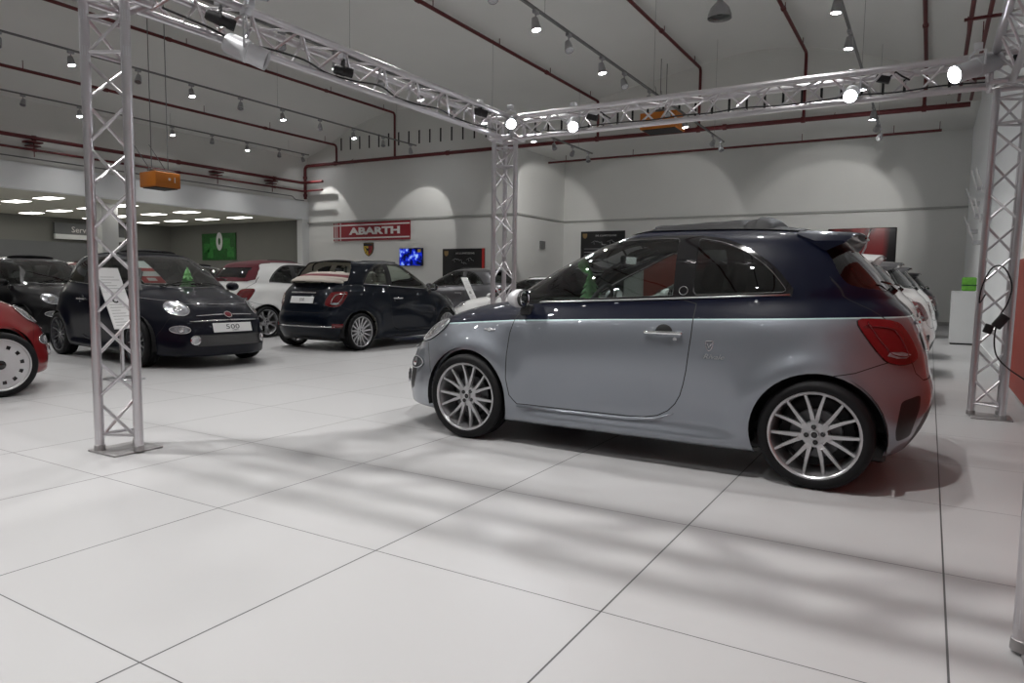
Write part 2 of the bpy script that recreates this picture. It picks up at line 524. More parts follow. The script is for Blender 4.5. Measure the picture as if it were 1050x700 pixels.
ws_poly += smooth_poly([(0.575, 1.045), (0.570, 1.12), (0.542, 1.21), (0.500, 1.30), (0.44, 1.368), (0.32, 1.390), (0, 1.400)], 3, False)
ws_poly += [(-a, b) for a, b in smooth_poly([(0.575, 1.045), (0.570, 1.12), (0.542, 1.21), (0.500, 1.30), (0.44, 1.368), (0.32, 1.390), (0, 1.400)], 3, False)[::-1][1:]]
bl_half = [(0, 1.078), (0.35, 1.082), (0.53, 1.098), (0.565, 1.14), (0.535, 1.24), (0.48, 1.33), (0.40, 1.362), (0, 1.375)]
bl_h = smooth_poly(bl_half, 3, False)
bl_poly = bl_h + [(-a, b) for a, b in bl_h[::-1][1:-1]]
tail = smooth_poly([(2.452, 0.918), (2.50, 0.83), (2.575, 0.73), (2.615, 0.700), (2.685, 0.690), (2.735, 0.72), (2.712, 0.80), (2.672, 0.87), (2.630, 0.912), (2.54, 0.928)], 3)
hatch_h = [(0, 0.60), (0.44, 0.60), (0.50, 0.64), (0.53, 0.75), (0.56, 0.92), (0.60, 1.05), (0.595, 1.16), (0.55, 1.30), (0.46, 1.385)]
belt_cut = BELT
belt_up = [(x, z + 0.0035) for x, z in BELT]; belt_dn = [(x, z - 0.0035) for x, z in BELT]
BX = [p[0] for p in BELT]; BZ = [p[1] for p in BELT]
beltz = lambda x: float(np.interp(x, BX, BZ))
door_o = round_corners(offset_poly(DOOR, 0.003), 0.0); door_i = offset_poly(DOOR, -0.003)
rb_seam = [(2.36, 0.625), (2.46, 0.645), (2.575, 0.690), (2.62, 0.705)]          # bumper / wing seam at the back
fb_seam = [(-0.335, 0.37), (-0.40, 0.47), (-0.46, 0.60), (-0.50, 0.64)]
vent_f = round_corners([(-0.73, 0.29), (-0.69, 0.26), (-0.63, 0.29), (-0.605, 0.44), (-0.69, 0.45), (-0.73, 0.40)], 0.02)
vent_r = round_corners([(2.665, 0.28), (2.725, 0.30), (2.765, 0.46), (2.765, 0.53), (2.68, 0.50), (2.66, 0.34)], 0.02)
diff_r = [(2.55, 0.08), (2.67, 0.18), (2.735, 0.29), (2.79, 0.42), (2.87, 0.54), (2.95, 0.08)]
soft = round_corners([(1.06, -0.44), (1.06, 0.44), (2.12, 0.42), (2.12, -0.42)], 0.05)
cpoly_h = [(0, 1.055), (0.50, 1.062), (0.585, 1.10), (0.565, 1.20), (0.53, 1.30), (0.46, 1.40), (0.44, 1.47)]
ell = lambda cx, cz, rx, rz, n=24: [(cx + rx * math.cos(2 * PI * k / n), cz + rz * math.sin(2 * PI * k / n)) for k in range(n)]
HL = {s: ell(0.505 * s, 0.730, 0.092, 0.086) for s in (-1, 1)}
LL = {s: ell(0.545 * s, 0.480, 0.075, 0.045) for s in (-1, 1)}
lgrille = round_corners([(-0.44, 0.275), (0.44, 0.275), (0.50, 0.36), (0.44, 0.425), (-0.44, 0.425), (-0.50, 0.36)], 0.05)

for poly in (frame, dlo_f, dlo_r, door_o, door_i, arch_f, arch_r, vent_f):
    cut(_bm, poly, 'side', side_f)
cut(_bm, tail, 'side', lambda c: c.x > 2.3 and abs(c.y) > 0.40)
cut(_bm, offset_poly(tail, 0.004), 'side', lambda c: c.x > 2.3 and abs(c.y) > 0.40)
cut(_bm, vent_r, 'side', lambda c: c.x > 2.5 and abs(c.y) > 0.40)
cut(_bm, diff_r, 'side', lambda c: c.x > 2.4)
cut(_bm, ws_poly, 'end', lambda c: c.x < 1.25 and c.z > 0.9)
cut(_bm, offset_poly(ws_poly, 0.012), 'end', lambda c: c.x < 1.25 and c.z > 0.9)
cut(_bm, bl_poly, 'end', lambda c: c.x > 2.0 and c.z > 0.95)
for s in (-1, 1):
    cut(_bm, [(a * s, b) for a, b in hatch_h], 'end', lambda c: c.x > 2.1, closed=False)
    cut(_bm, [(a * s, b + 0.0) for a, b in stroke_poly(hatch_h, 0.006)], 'end', lambda c: c.x > 2.1)
    cut(_bm, HL[s], 'end', lambda c: c.x < -0.1)
    cut(_bm, LL[s], 'end', lambda c: c.x < -0.1)
    cut(_bm, [(a * s, b) for a, b in cpoly_h], 'end', lambda c: c.x > 1.9 and c.z > 1.0, closed=False)
cut(_bm, lgrille, 'end', lambda c: c.x < -0.4)
cut(_bm, belt_up, 'side', both, closed=False)
cut(_bm, belt_dn, 'side', both, closed=False)
cut(_bm, soft, 'top', lambda c: c.z > 1.38)
cut(_bm, stroke_poly(rb_seam, 0.005), 'side', side_f)
cut(_bm, stroke_poly(fb_seam, 0.005), 'side', side_f)
_bm.normal_update(); _bm.verts.ensure_lookup_table(); _bm.faces.ensure_lookup_table()
_bm.verts.index_update()

I = {k: in_poly(p) for k, p in dict(frame=frame, df=dlo_f, dr=dlo_r, do=door_o, di=door_i, af=arch_f, ar=arch_r, ws=ws_poly, wso=offset_poly(ws_poly, 0.012),
     bl=bl_poly, tail=tail, tailo=offset_poly(tail, 0.004), hl1=HL[1], hl0=HL[-1], ll1=LL[1], ll0=LL[-1], lg=lgrille, soft=soft, rb=stroke_poly(rb_seam, 0.005), fb=stroke_poly(fb_seam, 0.005),
     vf=vent_f, vr=vent_r, diff=diff_r, hs=stroke_poly(hatch_h, 0.006)).items()}
hatch_y = lambda z: float(np.interp(z, [p[1] for p in hatch_h], [p[0] if p[0] > 0 else 0.44 for p in hatch_h]))
cp_y = lambda z: float(np.interp(z, [p[1] for p in cpoly_h], [p[0] if p[0] > 0 else 0.5 for p in cpoly_h]))

def zone_of(c):
    x, y, z = c; ay = abs(y); s = 'R' if y > 0 else 'L'
    if ay > 0.42 and (I['af'](x, z) or I['ar'](x, z)): return 'hole'
    if ay > 0.42 and z > 0.93:
        if I['df'](x, z): return 'glassF' + s
        if I['dr'](x, z): return 'glassR' + s
        if I['frame'](x, z): return 'frame'
    if x < 1.25 and z > 0.95:
        if I['ws'](y, z): return 'windshield'
        if I['wso'](y, z): return 'frame'
    if x > 2.0 and z > 1.0 and I['bl'](y, z): return 'backlight'
    if x > 2.3 and ay > 0.40 and I['tail'](x, z): return 'tail' + s
    if x > 2.3 and ay > 0.40 and I['tailo'](x, z): return 'gap'
    if x < -0.1:
        if I['hl1'](y, z) or I['hl0'](y, z): return 'head' + s
        if I['ll1'](y, z) or I['ll0'](y, z): return 'lamp' + s
        if x < -0.4 and I['lg'](y, z): return 'lgrille'
        if ay > 0.42 and I['vf'](x, z): return 'ventF'
    if ay > 0.42:
        if I['do'](x, z) and not I['di'](x, z): return 'gap'
        if I['rb'](x, z) or I['fb'](x, z): return 'gap'
        if I['vr'](x, z) and x > 2.5: return 'ventR'
        if I['di'](x, z): return 'door' + s
    if x > 2.4 and I['diff'](x, z): return 'diffuser'
    if x > 2.3 and 0.59 < z < 1.39:
        if I['hs'](ay, z): return 'gap'
        if ay < hatch_y(z): return 'hatch'
    if z > 1.38 and I['soft'](x, y): return 'softroof'
    if x < 0.36 and z < 1.05 and z > beltz(x) - 0.0036: return 'hood'
    if x < -0.30 and (z < 0.60): return 'bumperF'
    if x > 2.30 and z < 0.60 + max(0, (x - 2.36) * 0.35): return 'bumperR'
    return 'body'

CO = [v.co.copy() for v in _bm.verts]
NO = [body_normal(c) for c in CO]
FACES = []
for f in _bm.faces:
    c = f.calc_center_median()
    z_ = zone_of(c)
    tone = 'up' if c.z > beltz(c.x) + 0.0034 else ('line' if c.z > beltz(c.x) - 0.0034 else 'low')
    FACES.append((tuple(v.index for v in f.verts), z_, tone, c.copy()))
_bm.free(); _ref.free()

def panel(name, faces, mats, parent, push=0.0, dome=None):
    """faces: list of (vert index tuple, material index)"""
    if not faces: return None
    used = {}; vs = []; nn = []
    fs = []
    for ids, mi in faces:
        q = []
        for i in ids:
            if i not in used:
                used[i] = len(vs); p = CO[i]; n = NO[i]
                vs.append(p + n * push if push else p); nn.append(n)
            q.append(used[i])
        fs.append(q)
    me = bpy.data.meshes.new(name); me.from_pydata([v[:] for v in vs], [], fs)
    for m in mats: me.materials.append(m)
    me.polygons.foreach_set('material_index', [mi for _, mi in faces])
    me.polygons.foreach_set('use_smooth', [True] * len(fs))
    me.update()
    if push >= 0:
        me.normals_split_custom_set_from_vertices([n[:] for n in nn])
    o = bpy.data.objects.new(name, me); link(o, parent)
    return o

def lining(name, faces, mat, parent, d=0.022):
    """inner skin of the panels, reversed, a little way in"""
    used = {}; vs = []; fs = []
    for ids in faces:
        q = []
        for i in ids:
            if i not in used:
                used[i] = len(vs); p = CO[i] - NO[i] * d
                vs.append(p[:])
            q.append(used[i])
        fs.append(q[::-1])
    return obj_from(name, vs, fs, mat, parent, smooth=True)

# ------------------------------------------------------------------ wheels
def tyre_mesh(name, ri=0.232, ro=0.298, w=0.200):
    h = w / 2
    prof = [(ri, -h * 0.86), (ri + 0.012, -h * 0.97), (ri + 0.035, -h), (ro - 0.022, -h * 0.97), (ro - 0.006, -h * 0.85), (ro, -h * 0.68)]
    for g in (-0.42, 0.0, 0.42):
        prof += [(ro, h * (g - 0.07)), (ro - 0.008, h * (g - 0.05)), (ro - 0.008, h * (g + 0.05)), (ro, h * (g + 0.07))]
    prof += [(ro, h * 0.68), (ro - 0.006, h * 0.85), (ro - 0.022, h * 0.97), (ro - 0.04, h), (ri + 0.012, h * 0.97), (ri, h * 0.86)]
    mb = MB().lathe(prof, 56, 'Y')
    o = mb.build(name, M['rubber'], None, smooth='auto'); return o

def wheel_proto(kind):
    """wheel in the xz plane, outer face towards -y, centre at the origin"""
    mb = MB(); ri = 0.236
    mat = M['alloy']
    lip = [(ri + 0.008, -0.092), (ri + 0.010, -0.086), (ri - 0.004, -0.082), (ri - 0.014, -0.062), (ri - 0.020, -0.02), (ri - 0.028, 0.085), (ri, 0.09), (ri + 0.004, 0.06), (ri, -0.03), (ri + 0.004, -0.08)]
    def spoke(a0, a1, w0, w1, r0=0.045, r1=0.228, y0=-0.060, y1=-0.074, th=0.020, mi=0, rings=6, bow=0.0):
        pts = []
        for k in range(rings + 1):
            t = k / rings; r = r0 + (r1 - r0) * t
            a = a0 + (a1 - a0) * (t ** (1 + bow)); w = w0 + (w1 - w0) * t
            y = y0 + (y1 - y0) * t + 0.010 * math.sin(PI * t)
            d = Vector((math.cos(a), 0, math.sin(a))); p = Vector((-math.sin(a), 0, math.cos(a)))
            c = d * r
            pts.append([c + p * w / 2 + Vector((0, y + th, 0)), c + p * w * 0.42 + Vector((0, y, 0)), c - p * w * 0.42 + Vector((0, y, 0)), c - p * w / 2 + Vector((0, y + th, 0))])
        vs = [q for row in pts for q in row]; fs = []
        for k in range(rings):
            for j in range(4):
                fs.append((k * 4 + j, k * 4 + (j + 1) % 4, (k + 1) * 4 + (j + 1) % 4, (k + 1) * 4 + j))
        mb.add(vs, fs, mi)
    mats = [mat, M['gloss_black'], M['satin']]
    mb.lathe([(0.222, -0.070), (0.2245, -0.088), (0.231, -0.094), (0.240, -0.093), (0.242, -0.086), (0.240, -0.070)], 56, 'Y')
    if kind == 'twin':                      # fourteen thin spokes in seven pairs
        mats = [M['alloy'], M['gloss_black'], M['satin']]
        mb.lathe(lip, 56, 'Y', close=True)
        for k in range(7):
            a = 2 * PI * (k + 0.25) / 7
            for s in (-1, 1):
                spoke(a + s * 0.07, a + s * 0.224, 0.027, 0.015, r0=0.055, bow=-0.45)
            spoke(a - 0.001, a + 0.001, 0.05, 0.035, r0=0.03, r1=0.085, y0=-0.055, y1=-0.06)
        mb.lathe([(0.001, -0.054), (0.068, -0.054), (0.074, -0.04), (0.074, 0.0), (0.001, 0.0)], 32, 'Y')
    elif kind == 'multi':                   # many narrow spokes
        mb.lathe(lip, 56, 'Y', close=True)
        for k in range(15):
            a = 2 * PI * k / 15
            spoke(a, a, 0.030, 0.030, r0=0.05, r1=0.230)
        mb.lathe([(0.001, -0.060), (0.075, -0.060), (0.085, -0.05), (0.085, 0.0), (0.001, 0.0)], 32, 'Y')
    elif kind == 'dark':                    # dark two-tone wheel with bright spokes
        mats = [M['dark_alloy'], M['gloss_black'], M['satin']]
        mb.lathe(lip, 56, 'Y', close=True)
        for k in range(18):
            a = 2 * PI * k / 18
            spoke(a, a + 0.06, 0.012, 0.010, r0=0.05, r1=0.230, mi=2 if k % 2 == 0 else 0)
        mb.lathe([(0.001, -0.060), (0.060, -0.060), (0.07, -0.05), (0.07, 0.0), (0.001, 0.0)], 32, 'Y')
    elif kind == 'five':                    # five broad spokes
        mb.lathe(lip, 56, 'Y', close=True)
        for k in range(5):
            a = 2 * PI * (k + 0.2) / 5
            for s in (-1, 1):
                spoke(a + s * 0.10, a + s * 0.22, 0.035, 0.040, r0=0.05, r1=0.230)
        mb.lathe([(0.001, -0.060), (0.070, -0.060), (0.08, -0.05), (0.08, 0.0), (0.001, 0.0)], 32, 'Y')
    else:                                   # hubcap with a ring of small round holes
        mats = [M['hubcap'], M['gloss_black'], M['satin']]
        mb.lathe(lip, 56, 'Y', close=True)
        nh = 12; vs = []; fs = []
        segs = nh * 8
        prof = [(0.04, -0.082), (0.075, -0.080), (0.12, -0.086), (0.150, -0.088), (0.182, -0.084), (0.215, -0.078), (0.232, -0.082)]
        for i in range(segs):
            a = 2 * PI * i / segs
            for r, h in prof: vs.append((r * math.cos(a), h, r * math.sin(a)))
        k = len(prof)
        for i in range(segs):
            for j in range(k - 1):
                if j == 3 and (i % 8) in (2, 3, 4): continue
                fs.append((i * k + j, i * k + j + 1, ((i + 1) % segs) * k + j + 1, ((i + 1) % segs) * k + j))
        mb.add(vs, fs)
        mb.lathe([(0.001, -0.06), (0.20, -0.06), (0.20, -0.05), (0.001, -0.05)], 32, 'Y', mi=1)
        mb.lathe([(0.001, -0.094), (0.030, -0.093), (0.042, -0.084), (0.042, -0.07)], 24, 'Y', mi=1)
    if kind != 'cap':
        # bolts and centre cap
        for k in range(4):
            a = 2 * PI * (k + 0.5) / 4
            mb.lathe([(0.001, -0.058), (0.013, -0.058), (0.015, -0.050)], 10, 'Y', mi=1, center=(0.042 * math.cos(a), -0.002, 0.042 * math.sin(a)))
        mb.lathe([(0.001, -0.066), (0.022, -0.066), (0.026, -0.060), (0.026, -0.05)], 20, 'Y', mi=2)
        mb.lathe([(0.001, -0.0665), (0.017, -0.0665), (0.0175, -0.064)], 20, 'Y', mi=1)
    rim = mb.build('wheel', mats, None, smooth='auto')
    ty = tyre_mesh('tyre'); ty.parent = rim
    d = MB()
    d.lathe([(0.05, 0.0), (0.130, 0.0), (0.135, 0.004), (0.135, 0.018), (0.05, 0.018)], 40, 'Y', close=True)
    d.rbox((0.07, -0.02, -0.045), (0.15, 0.04, 0.05), 0.012, 1)
    dd = d.build('brake_disc', [M['disc'], M['trim']], rim, smooth='auto')
    dk = MB(); dk.lathe([(0.001, 0.045), (0.19, 0.045), (0.19, 0.05), (0.001, 0.05)], 24, 'Y')
    dk.build('wheel_back_plate', M['gap'], rim)
    return rim

WHEELS = {}
def get_wheel(kind):
    if kind not in WHEELS:
        WHEELS[kind] = wheel_proto(kind); return WHEELS[kind], True
    return WHEELS[kind], False
# ------------------------------------------------------------------ the car
def orient(loc, nrm, up=(0, 0, 1)):
    """matrix whose +Z is nrm, +Y close to up, at loc"""
    z = Vector(nrm).normalized(); x = Vector(up).cross(z)
    if x.length < 1e-5: x = Vector((1, 0, 0))
    x.normalize(); y = z.cross(x)
    m = Matrix((x, y, z)).transposed().to_4x4(); m.translation = loc
    return m

def make_car(name, label, loc, rz, c):
    """local: nose at -x, tail at +x, left side -y"""
    R = empty(name, loc, rz, label, 'car', c.get('group'))
    up, low = c['up'], c['low']
    roof = c.get('roof', up)
    mats = [up, low, M['stripe'] if c.get('stripe') else up, M['gap'], M['trim'], roof, c.get('frame', M['trim']), c.get('accent', M['chrome'])]
    G = {}; inner = []; open_top = c.get('top') == 'open'; soft_top = c.get('top') == 'soft'
    def put(p, ids, mi): G.setdefault(p, []).append((ids, mi))
    for ids, z, tone, cc in FACES:
        mi = {'up': 0, 'line': 2, 'low': 1}[tone]
        if z == 'hole': continue
        conv = (z in ('softroof', 'backlight') or (z in ('hatch', 'gap', 'body') and cc.x > 1.9 and cc.z > 1.06 and abs(cc.y) < cp_y(cc.z)))
        if c.get('top') and conv:
            if open_top: continue
            if z == 'backlight' and abs(cc.y) < 0.43 and 1.13 < cc.z < 1.33: put('rear_window', ids, 0)
            else: put('cloth_roof', ids, 0)
            inner.append(ids); continue
        if z[:6] == 'glassF': put('side_window' + z[-1], ids, 0); continue
        if z[:6] == 'glassR': put('quarter_window' + z[-1], ids, 0); continue
        if z == 'windshield': put('windscreen', ids, 0); continue
        if z == 'backlight': put('rear_window', ids, 0); continue
        if z[:4] == 'tail': put('tail_light' + z[-1], ids, 0); continue
        if z[:4] == 'head': put('headlight' + z[-1], ids, 0); continue
        if z[:4] == 'lamp': put('lower_lamp' + z[-1], ids, 0); continue
        if z == 'lgrille': put('lower_grille', ids, 0); continue
        if z[:4] == 'door':
            put('door' + z[-1], ids, mi); inner.append(ids); continue
        if z == 'softroof' and c.get('sunroof'): put('cloth_roof', ids, 0); inner.append(ids); continue
        if z == 'hatch': put('tailgate', ids, mi); inner.append(ids); continue
        if z == 'hood': put('bonnet', ids, mi); inner.append(ids); continue
        if z == 'bumperF': put('front_bumper', ids, mi); continue
        if z == 'bumperR': put('rear_bumper', ids, mi); continue
        if z == 'gap': mi = 3
        elif z == 'frame': mi = 6
        elif z in ('ventF', 'ventR'): mi = 4 if c.get('sport') else mi
        elif z == 'diffuser': mi = 4 if c.get('sport') else mi
        elif z == 'body' and cc.z > 1.395 and c.get('roof'): mi = 5
        put('body', ids, mi); inner.append(ids)
    gl = c.get('glass', M['glass']); gd = c.get('glass_rear', M['glass_mid'])
    P = {}
    for k, fl in G.items():
        nm = k[:-1] if k[-1] in 'LR' else k
        if k == 'body': P[k] = panel('body_shell', fl, mats, R)
        elif nm == 'door': P[k] = panel('door', fl, mats, R)
        elif k in ('tailgate', 'bonnet', 'front_bumper', 'rear_bumper'): P[k] = panel(k, fl, mats, R)
    for k, fl in G.items():
        nm = k[:-1] if k[-1] in 'LR' else k
        if nm == 'side_window': P[k] = panel(nm, fl, [gl], P['door' + k[-1]])
        elif nm == 'quarter_window': P[k] = panel(nm, fl, [c.get('quarter', gd)], R)
        elif nm == 'windscreen': P[k] = panel(nm, fl, [gl], R)
        elif nm == 'rear_window': P[k] = panel(nm, fl, [gd], P['tailgate'] if not c.get('top') else R)
        elif nm == 'cloth_roof': P[k] = panel(nm, fl, [c['cloth']], R, push=0.008)
        elif nm == 'tail_light': P[k] = panel(nm, fl, [c.get('lens', M['lens_red'])], R, push=0.006)
        elif nm in ('headlight', 'lower_lamp'): P[k] = panel(nm, fl, [M['lens_smoked'] if (c.get('sport') and nm == 'lower_lamp') else M['lens_clear']], R, push=0.010)
        elif nm == 'lower_grille': P[k] = panel(nm, fl, [M['trim']], R, push=-0.008)
    lining('cabin_lining', inner, c.get('lining', M['lining']), R)
    lod = c.get('lod', 0)
    # tail light inner ring
    for s, sx in (('L', -1), ('R', 1)):
        if 'tail_light' + s in P:
            pts = []
            tl = offset_poly(tail, -0.042 if not lod else -0.05)
            for a, b in tl:
                p, n = side_pt(a, b, sx); pts.append(p + n * 0.010)
            pts.append(pts[0])
            MB().tube(pts, 0.0035, 6, cap=False).build('lamp_ring', c.get('ring', M['lens_red_dark']), P['tail_light' + s], smooth=True)
            pt = [side_pt(a, b, sx) for a, b in ((2.60, 0.735), (2.64, 0.722), (2.68, 0.722), (2.70, 0.74), (2.66, 0.755), (2.61, 0.755))]
            pl = [p + n * 0.012 for p, n in pt]
            obj_from('reversing_lens', pl + [p - n * 0.01 for (p, n) in pt], [tuple(range(6))] + [(i, (i + 1) % 6, 6 + (i + 1) % 6, 6 + i) for i in range(6)], M['lens_clear'], P['tail_light' + s])
        if 'headlight' + s in P:
            for nm, poly, rr in (('headlight', HL[sx], 0.007), ('lower_lamp', LL[sx], 0.006)):
                pts = [front_pt(a, b) for a, b in poly]; pts = [p + n * 0.010 for p, n in pts]; pts.append(pts[0])
                MB().tube(pts, rr * (0.6 if c.get('sport') else 1), 6, cap=False).build('lamp_bezel', M['satin'] if c.get('sport') else M['chrome'], P[nm + s], smooth=True)
                p, n = front_pt(sum(q[0] for q in poly) / len(poly), sum(q[1] for q in poly) / len(poly))
                k = 0.055 if nm == 'headlight' else 0.035
                MB().lathe([(0.001, 0.004), (k * 0.6, 0.0), (k, -0.012)], 18, 'Z', mat=orient(p + n * 0.018, n)).build('reflector_bowl', M['chrome'], P[nm + s], smooth=True)
    # underside and wheel housings
    u = MB(); u.rbox((-0.42, -0.62, 0.15), (2.62, 0.62, 0.26), 0.03)
    u.build('underbody', M['trim'], R)
    for cx in (0.0, 2.28):
        for s in (-1, 1):
            prof = []
            n = 22; vs = []; fs = []
            for k in range(n + 1):
                a = -0.25 + (PI + 0.5) * k / n
                for yy in (0.50, 0.765):
                    vs.append((cx + 0.352 * math.cos(a), yy * s, 0.295 + 0.352 * math.sin(a)))
            for k in range(n): fs.append((2 * k, 2 * k + 1, 2 * k + 3, 2 * k + 2))
            o = len(vs)
            vs += [(cx, 0.50 * s, 0.295)]
            for k in range(n): fs.append((2 * k, 2 * k + 2, o))
            obj_from('wheel_housing', vs, fs, M['gap'], R)
    # wheels
    proto, fresh = get_wheel(c['wheel'])
    steer = c.get('steer', 0)
    k = 0
    for cx in (0.0, 2.28):
        for s in (-1, 1):
            w = proto if (fresh and k == 0) else copy_tree(proto)
            if fresh and k == 0: w.parent = None
            w.parent = R; k += 1
            w.location = (cx, 0.712 * s, 0.298)
            w.rotation_euler = (0, random.uniform(0, 6), (0 if s < 0 else PI) + (steer if cx == 0 else 0))
    # door handles
    for s, sx in (('L', -1), ('R', 1)):
        h = MB(); p, n = side_pt(1.43, 0.815, sx); oy = p.y
        h.rbox((1.315, oy + sx * 0.018, 0.806), (1.55, oy + sx * 0.040, 0.828), 0.010)
        h.rbox((1.325, oy - sx * 0.005, 0.808), (1.35, oy + sx * 0.03, 0.826), 0.006)
        h.rbox((1.515, oy - sx * 0.005, 0.808), (1.54, oy + sx * 0.03, 0.826), 0.006)
        h.lathe([(0.001, 0), (0.012, 0), (0.012, 0.004)], 12, 'Y', center=(1.50, oy + sx * 0.006, 0.780))
        h.build('door_handle', M['chrome'], P['door' + s], smooth='auto')
        # recess dish
        d = MB(); d.lathe([(0.001, 0.0), (0.05, 0.0), (0.055, 0.003)], 20, 'Y', center=(1.43, oy + sx * 0.002, 0.812), mat=Matrix.Identity(4))
        d.build('handle_recess', M['trim'] if c.get('sport') else up, P['door' + s], smooth=True)
        # mirror
        m = MB(); bx, bz = 0.43, 0.985; p, n = side_pt(0.46, 0.955, sx); by = p.y
        m.rbox((bx - 0.03, by - sx * 0.03, 0.88), (bx + 0.06, by + sx * 0.06, 0.955), 0.02, 1)
        prof = []
        bm = bmesh.new(); bmesh.ops.create_uvsphere(bm, u_segments=20, v_segments=12, radius=1)
        for v in bm.verts:
            x, y, z = v.co
            sh = 1 if x < 0 else 0.35
            v.co = Vector((bx + 0.02 + x * 0.085 * sh, by + sx * 0.135 + y * 0.086, bz + 0.012 + z * 0.062))
        m.bm(bm, 0); bm.free()
        mo = m.build('wing_mirror', [c.get('mirror', up), M['trim']], R, smooth='auto')
        e = MB(); e.lathe([(0.070, -0.004), (0.073, 0.012), (0.064, 0.016)], 24, 'X', center=(0, 0, 0), mat=Matrix.Translation((bx + 0.046, by + sx * 0.135, bz + 0.012)) @ Matrix.Diagonal((1, 1.1, 0.82, 1)))
        e.build('mirror_rim', M['trim'], mo, smooth=True)
        g = MB(); g.lathe([(0.001, 0.0), (0.066, 0.0), (0.066, 0.004)], 24, 'X', mat=Matrix.Translation((bx + 0.055, by + sx * 0.135, bz + 0.012)) @ Matrix.Rotation(-sx * 0.12, 4, 'Z') @ Matrix.Diagonal((1, 1.1, 0.82, 1)))
        g.build('mirror_glass', M['mirror'], mo)
        # belt moulding and window frame bead
        pts = [side_pt(a, b, sx) for a, b in ((0.27, 0.952), (0.6, 0.976), (0.9, 0.990), (1.2, 1.005), (1.5, 1.02), (1.8, 1.036), (2.11, 1.052))]
        pts = [p + n * 0.004 for p, n in pts]
        MB().tube(pts, 0.006, 6).build('window_moulding', c.get('accent', M['chrome']), R, smooth=True)
        for outl in (dlo_f, dlo_r):
            pp = [side_pt(a, b, sx) for a, b in outl[::2]]; pp = [p + n * 0.003 for p, n in pp]; pp.append(pp[0])
            MB().tube(pp, 0.0018, 5, cap=False).build('window_bead', M['bead'] if c.get('sport') else M['trim'], R, smooth=True)
        # sill highlight strip
        pts = [side_pt(a, b, sx) for a, b in ((0.42, 0.272), (0.8, 0.270), (1.2, 0.272), (1.38, 0.288), (1.50, 0.335))]
        MB().tube([p + n * 0.004 for p, n in pts], [0.004, 0.012, 0.012, 0.010, 0.003], 8).build('sill_strip', low, R, smooth=True)
    # rear wiper
    if c.get('top') != 'open':
        a, n = rear_pt(0.0, 1.075); w = MB()
        b_, nb = rear_pt(-0.36, 1.12)
        w.lathe([(0.001, 0.035), (0.022, 0.03), (0.026, 0.0)], 14, 'Z', mat=orient(a, n))
        w.tube([a + n * 0.03, (a + b_) / 2 + n * 0.035, b_ + nb * 0.02], [0.012, 0.009, 0.005], 8)
        w.build('rear_wiper', M['gloss_black'], P['tailgate'], smooth=True)
    # plates
    if c.get('rear_plate', True):
        p, n = rear_pt(0, 0.79); mt = orient(p + n * 0.008, n)
        b = MB().rbox((-0.25, -0.055, 0), (0.25, 0.055, 0.008), 0.006, 0, mt)
        po = b.build('number_plate', M['plate'], P['tailgate'])
        if not lod: pass
        text_mesh('plate_text', c.get('plate_text', '500'), 0.07, M['print_dark'], po, mt @ Matrix.Translation((0, 0, 0.009)), 0.0005)
        p, n = rear_pt(0, 0.90)
        MB().rbox((-0.27, -0.012, 0), (0.27, 0.012, 0.025), 0.008, 0, orient(p, n)).build('tailgate_handle', M['chrome'], P['tailgate'], smooth='auto')
        pts = [rear_pt(a, 0.385) for a in (-0.62, -0.4, 0, 0.4, 0.62)]
        if c.get('chrome_bumper'):
            MB().tube([p + n * 0.004 for p, n in pts], 0.013, 8).build('bumper_strip', M['chrome'], P['rear_bumper'], smooth=True)
            for s in (-1, 1):
                p, n = rear_pt(0.66 * s, 0.40)
                MB().rbox((-0.09, -0.03, -0.005), (0.09, 0.03, 0.008), 0.01, 0, orient(p, n)).build('rear_reflector', M['lens_red'], P['rear_bumper'], smooth='auto')
    if c.get('top') is None:
        # roof spoiler
        vs = []; fs = []; ny = 20
        for i in range(ny + 1):
            t = -1 + 2 * i / ny; y = 0.52 * t
            p, n = top_pt(2.10, y * 0.93); q, n2 = top_pt(2.20, y * 0.96)
            drop = 0.05 * abs(t) ** 6; xe = 2.43 - 0.07 * abs(t) ** 3
            zz = [p.z + 0.002, q.z + 0.010, 1.418 - 0.012 * t * t - drop, 1.408 - 0.012 * t * t - drop, 1.398 - 0.012 * t * t - drop, 1.365 - 0.015 * t * t - drop]
            xx = [2.10, 2.20, xe - 0.012, xe, xe - 0.02, 2.26]
            vs += [(xx[k], y * (1 - 0.03 * (k < 1)), zz[k]) for k in range(6)]
        for i in range(ny):
            for k in range(5): fs.append((i * 6 + k, i * 6 + k + 1, i * 6 + k + 7, i * 6 + k + 6))
            fs.append((i * 6 + 5, i * 6, i * 6 + 6, i * 6 + 11))
        fs.append(tuple(range(5, -1, -1))); fs.append(tuple(ny * 6 + k for k in range(6)))
        m_ = MB().add(vs, fs)
        so_ = m_.build('roof_spoiler', c.get('roof', up), P['tailgate'], smooth='auto')
        sp_ = MB().rbox((2.425, -0.10, 1.385), (2.437, 0.10, 1.400), 0.004); sp_.build('brake_light', M['lens_red'], so_)
    if c.get('sunroof'):
        # gathered cloth of the opened roof: ridges and a fat roll at the back
        vs = []; fs = []; nx = 60; ny = 16
        for i in range(nx + 1):
            q = i / nx; x = 1.12 + 0.84 * q
            hgt = 0.012 + 0.045 * q + 0.002 * math.sin(q * 30) * q
            if q > 0.86: hgt = -0.01 + 0.074 * math.sqrt(max(0, 1 - ((q - 0.86) / 0.14) ** 2))
            if 0.76 < q < 0.80: hgt -= 0.02
            if i == 0 or i == nx: hgt = -0.01
            for j in range(ny + 1):
                t = -1 + 2 * j / ny; y = 0.43 * t
                p, n = top_pt(x, y)
                vs.append((x, y, p.z + hgt * (1 - t ** 8) - 0.004 * (abs(t) == 1)))
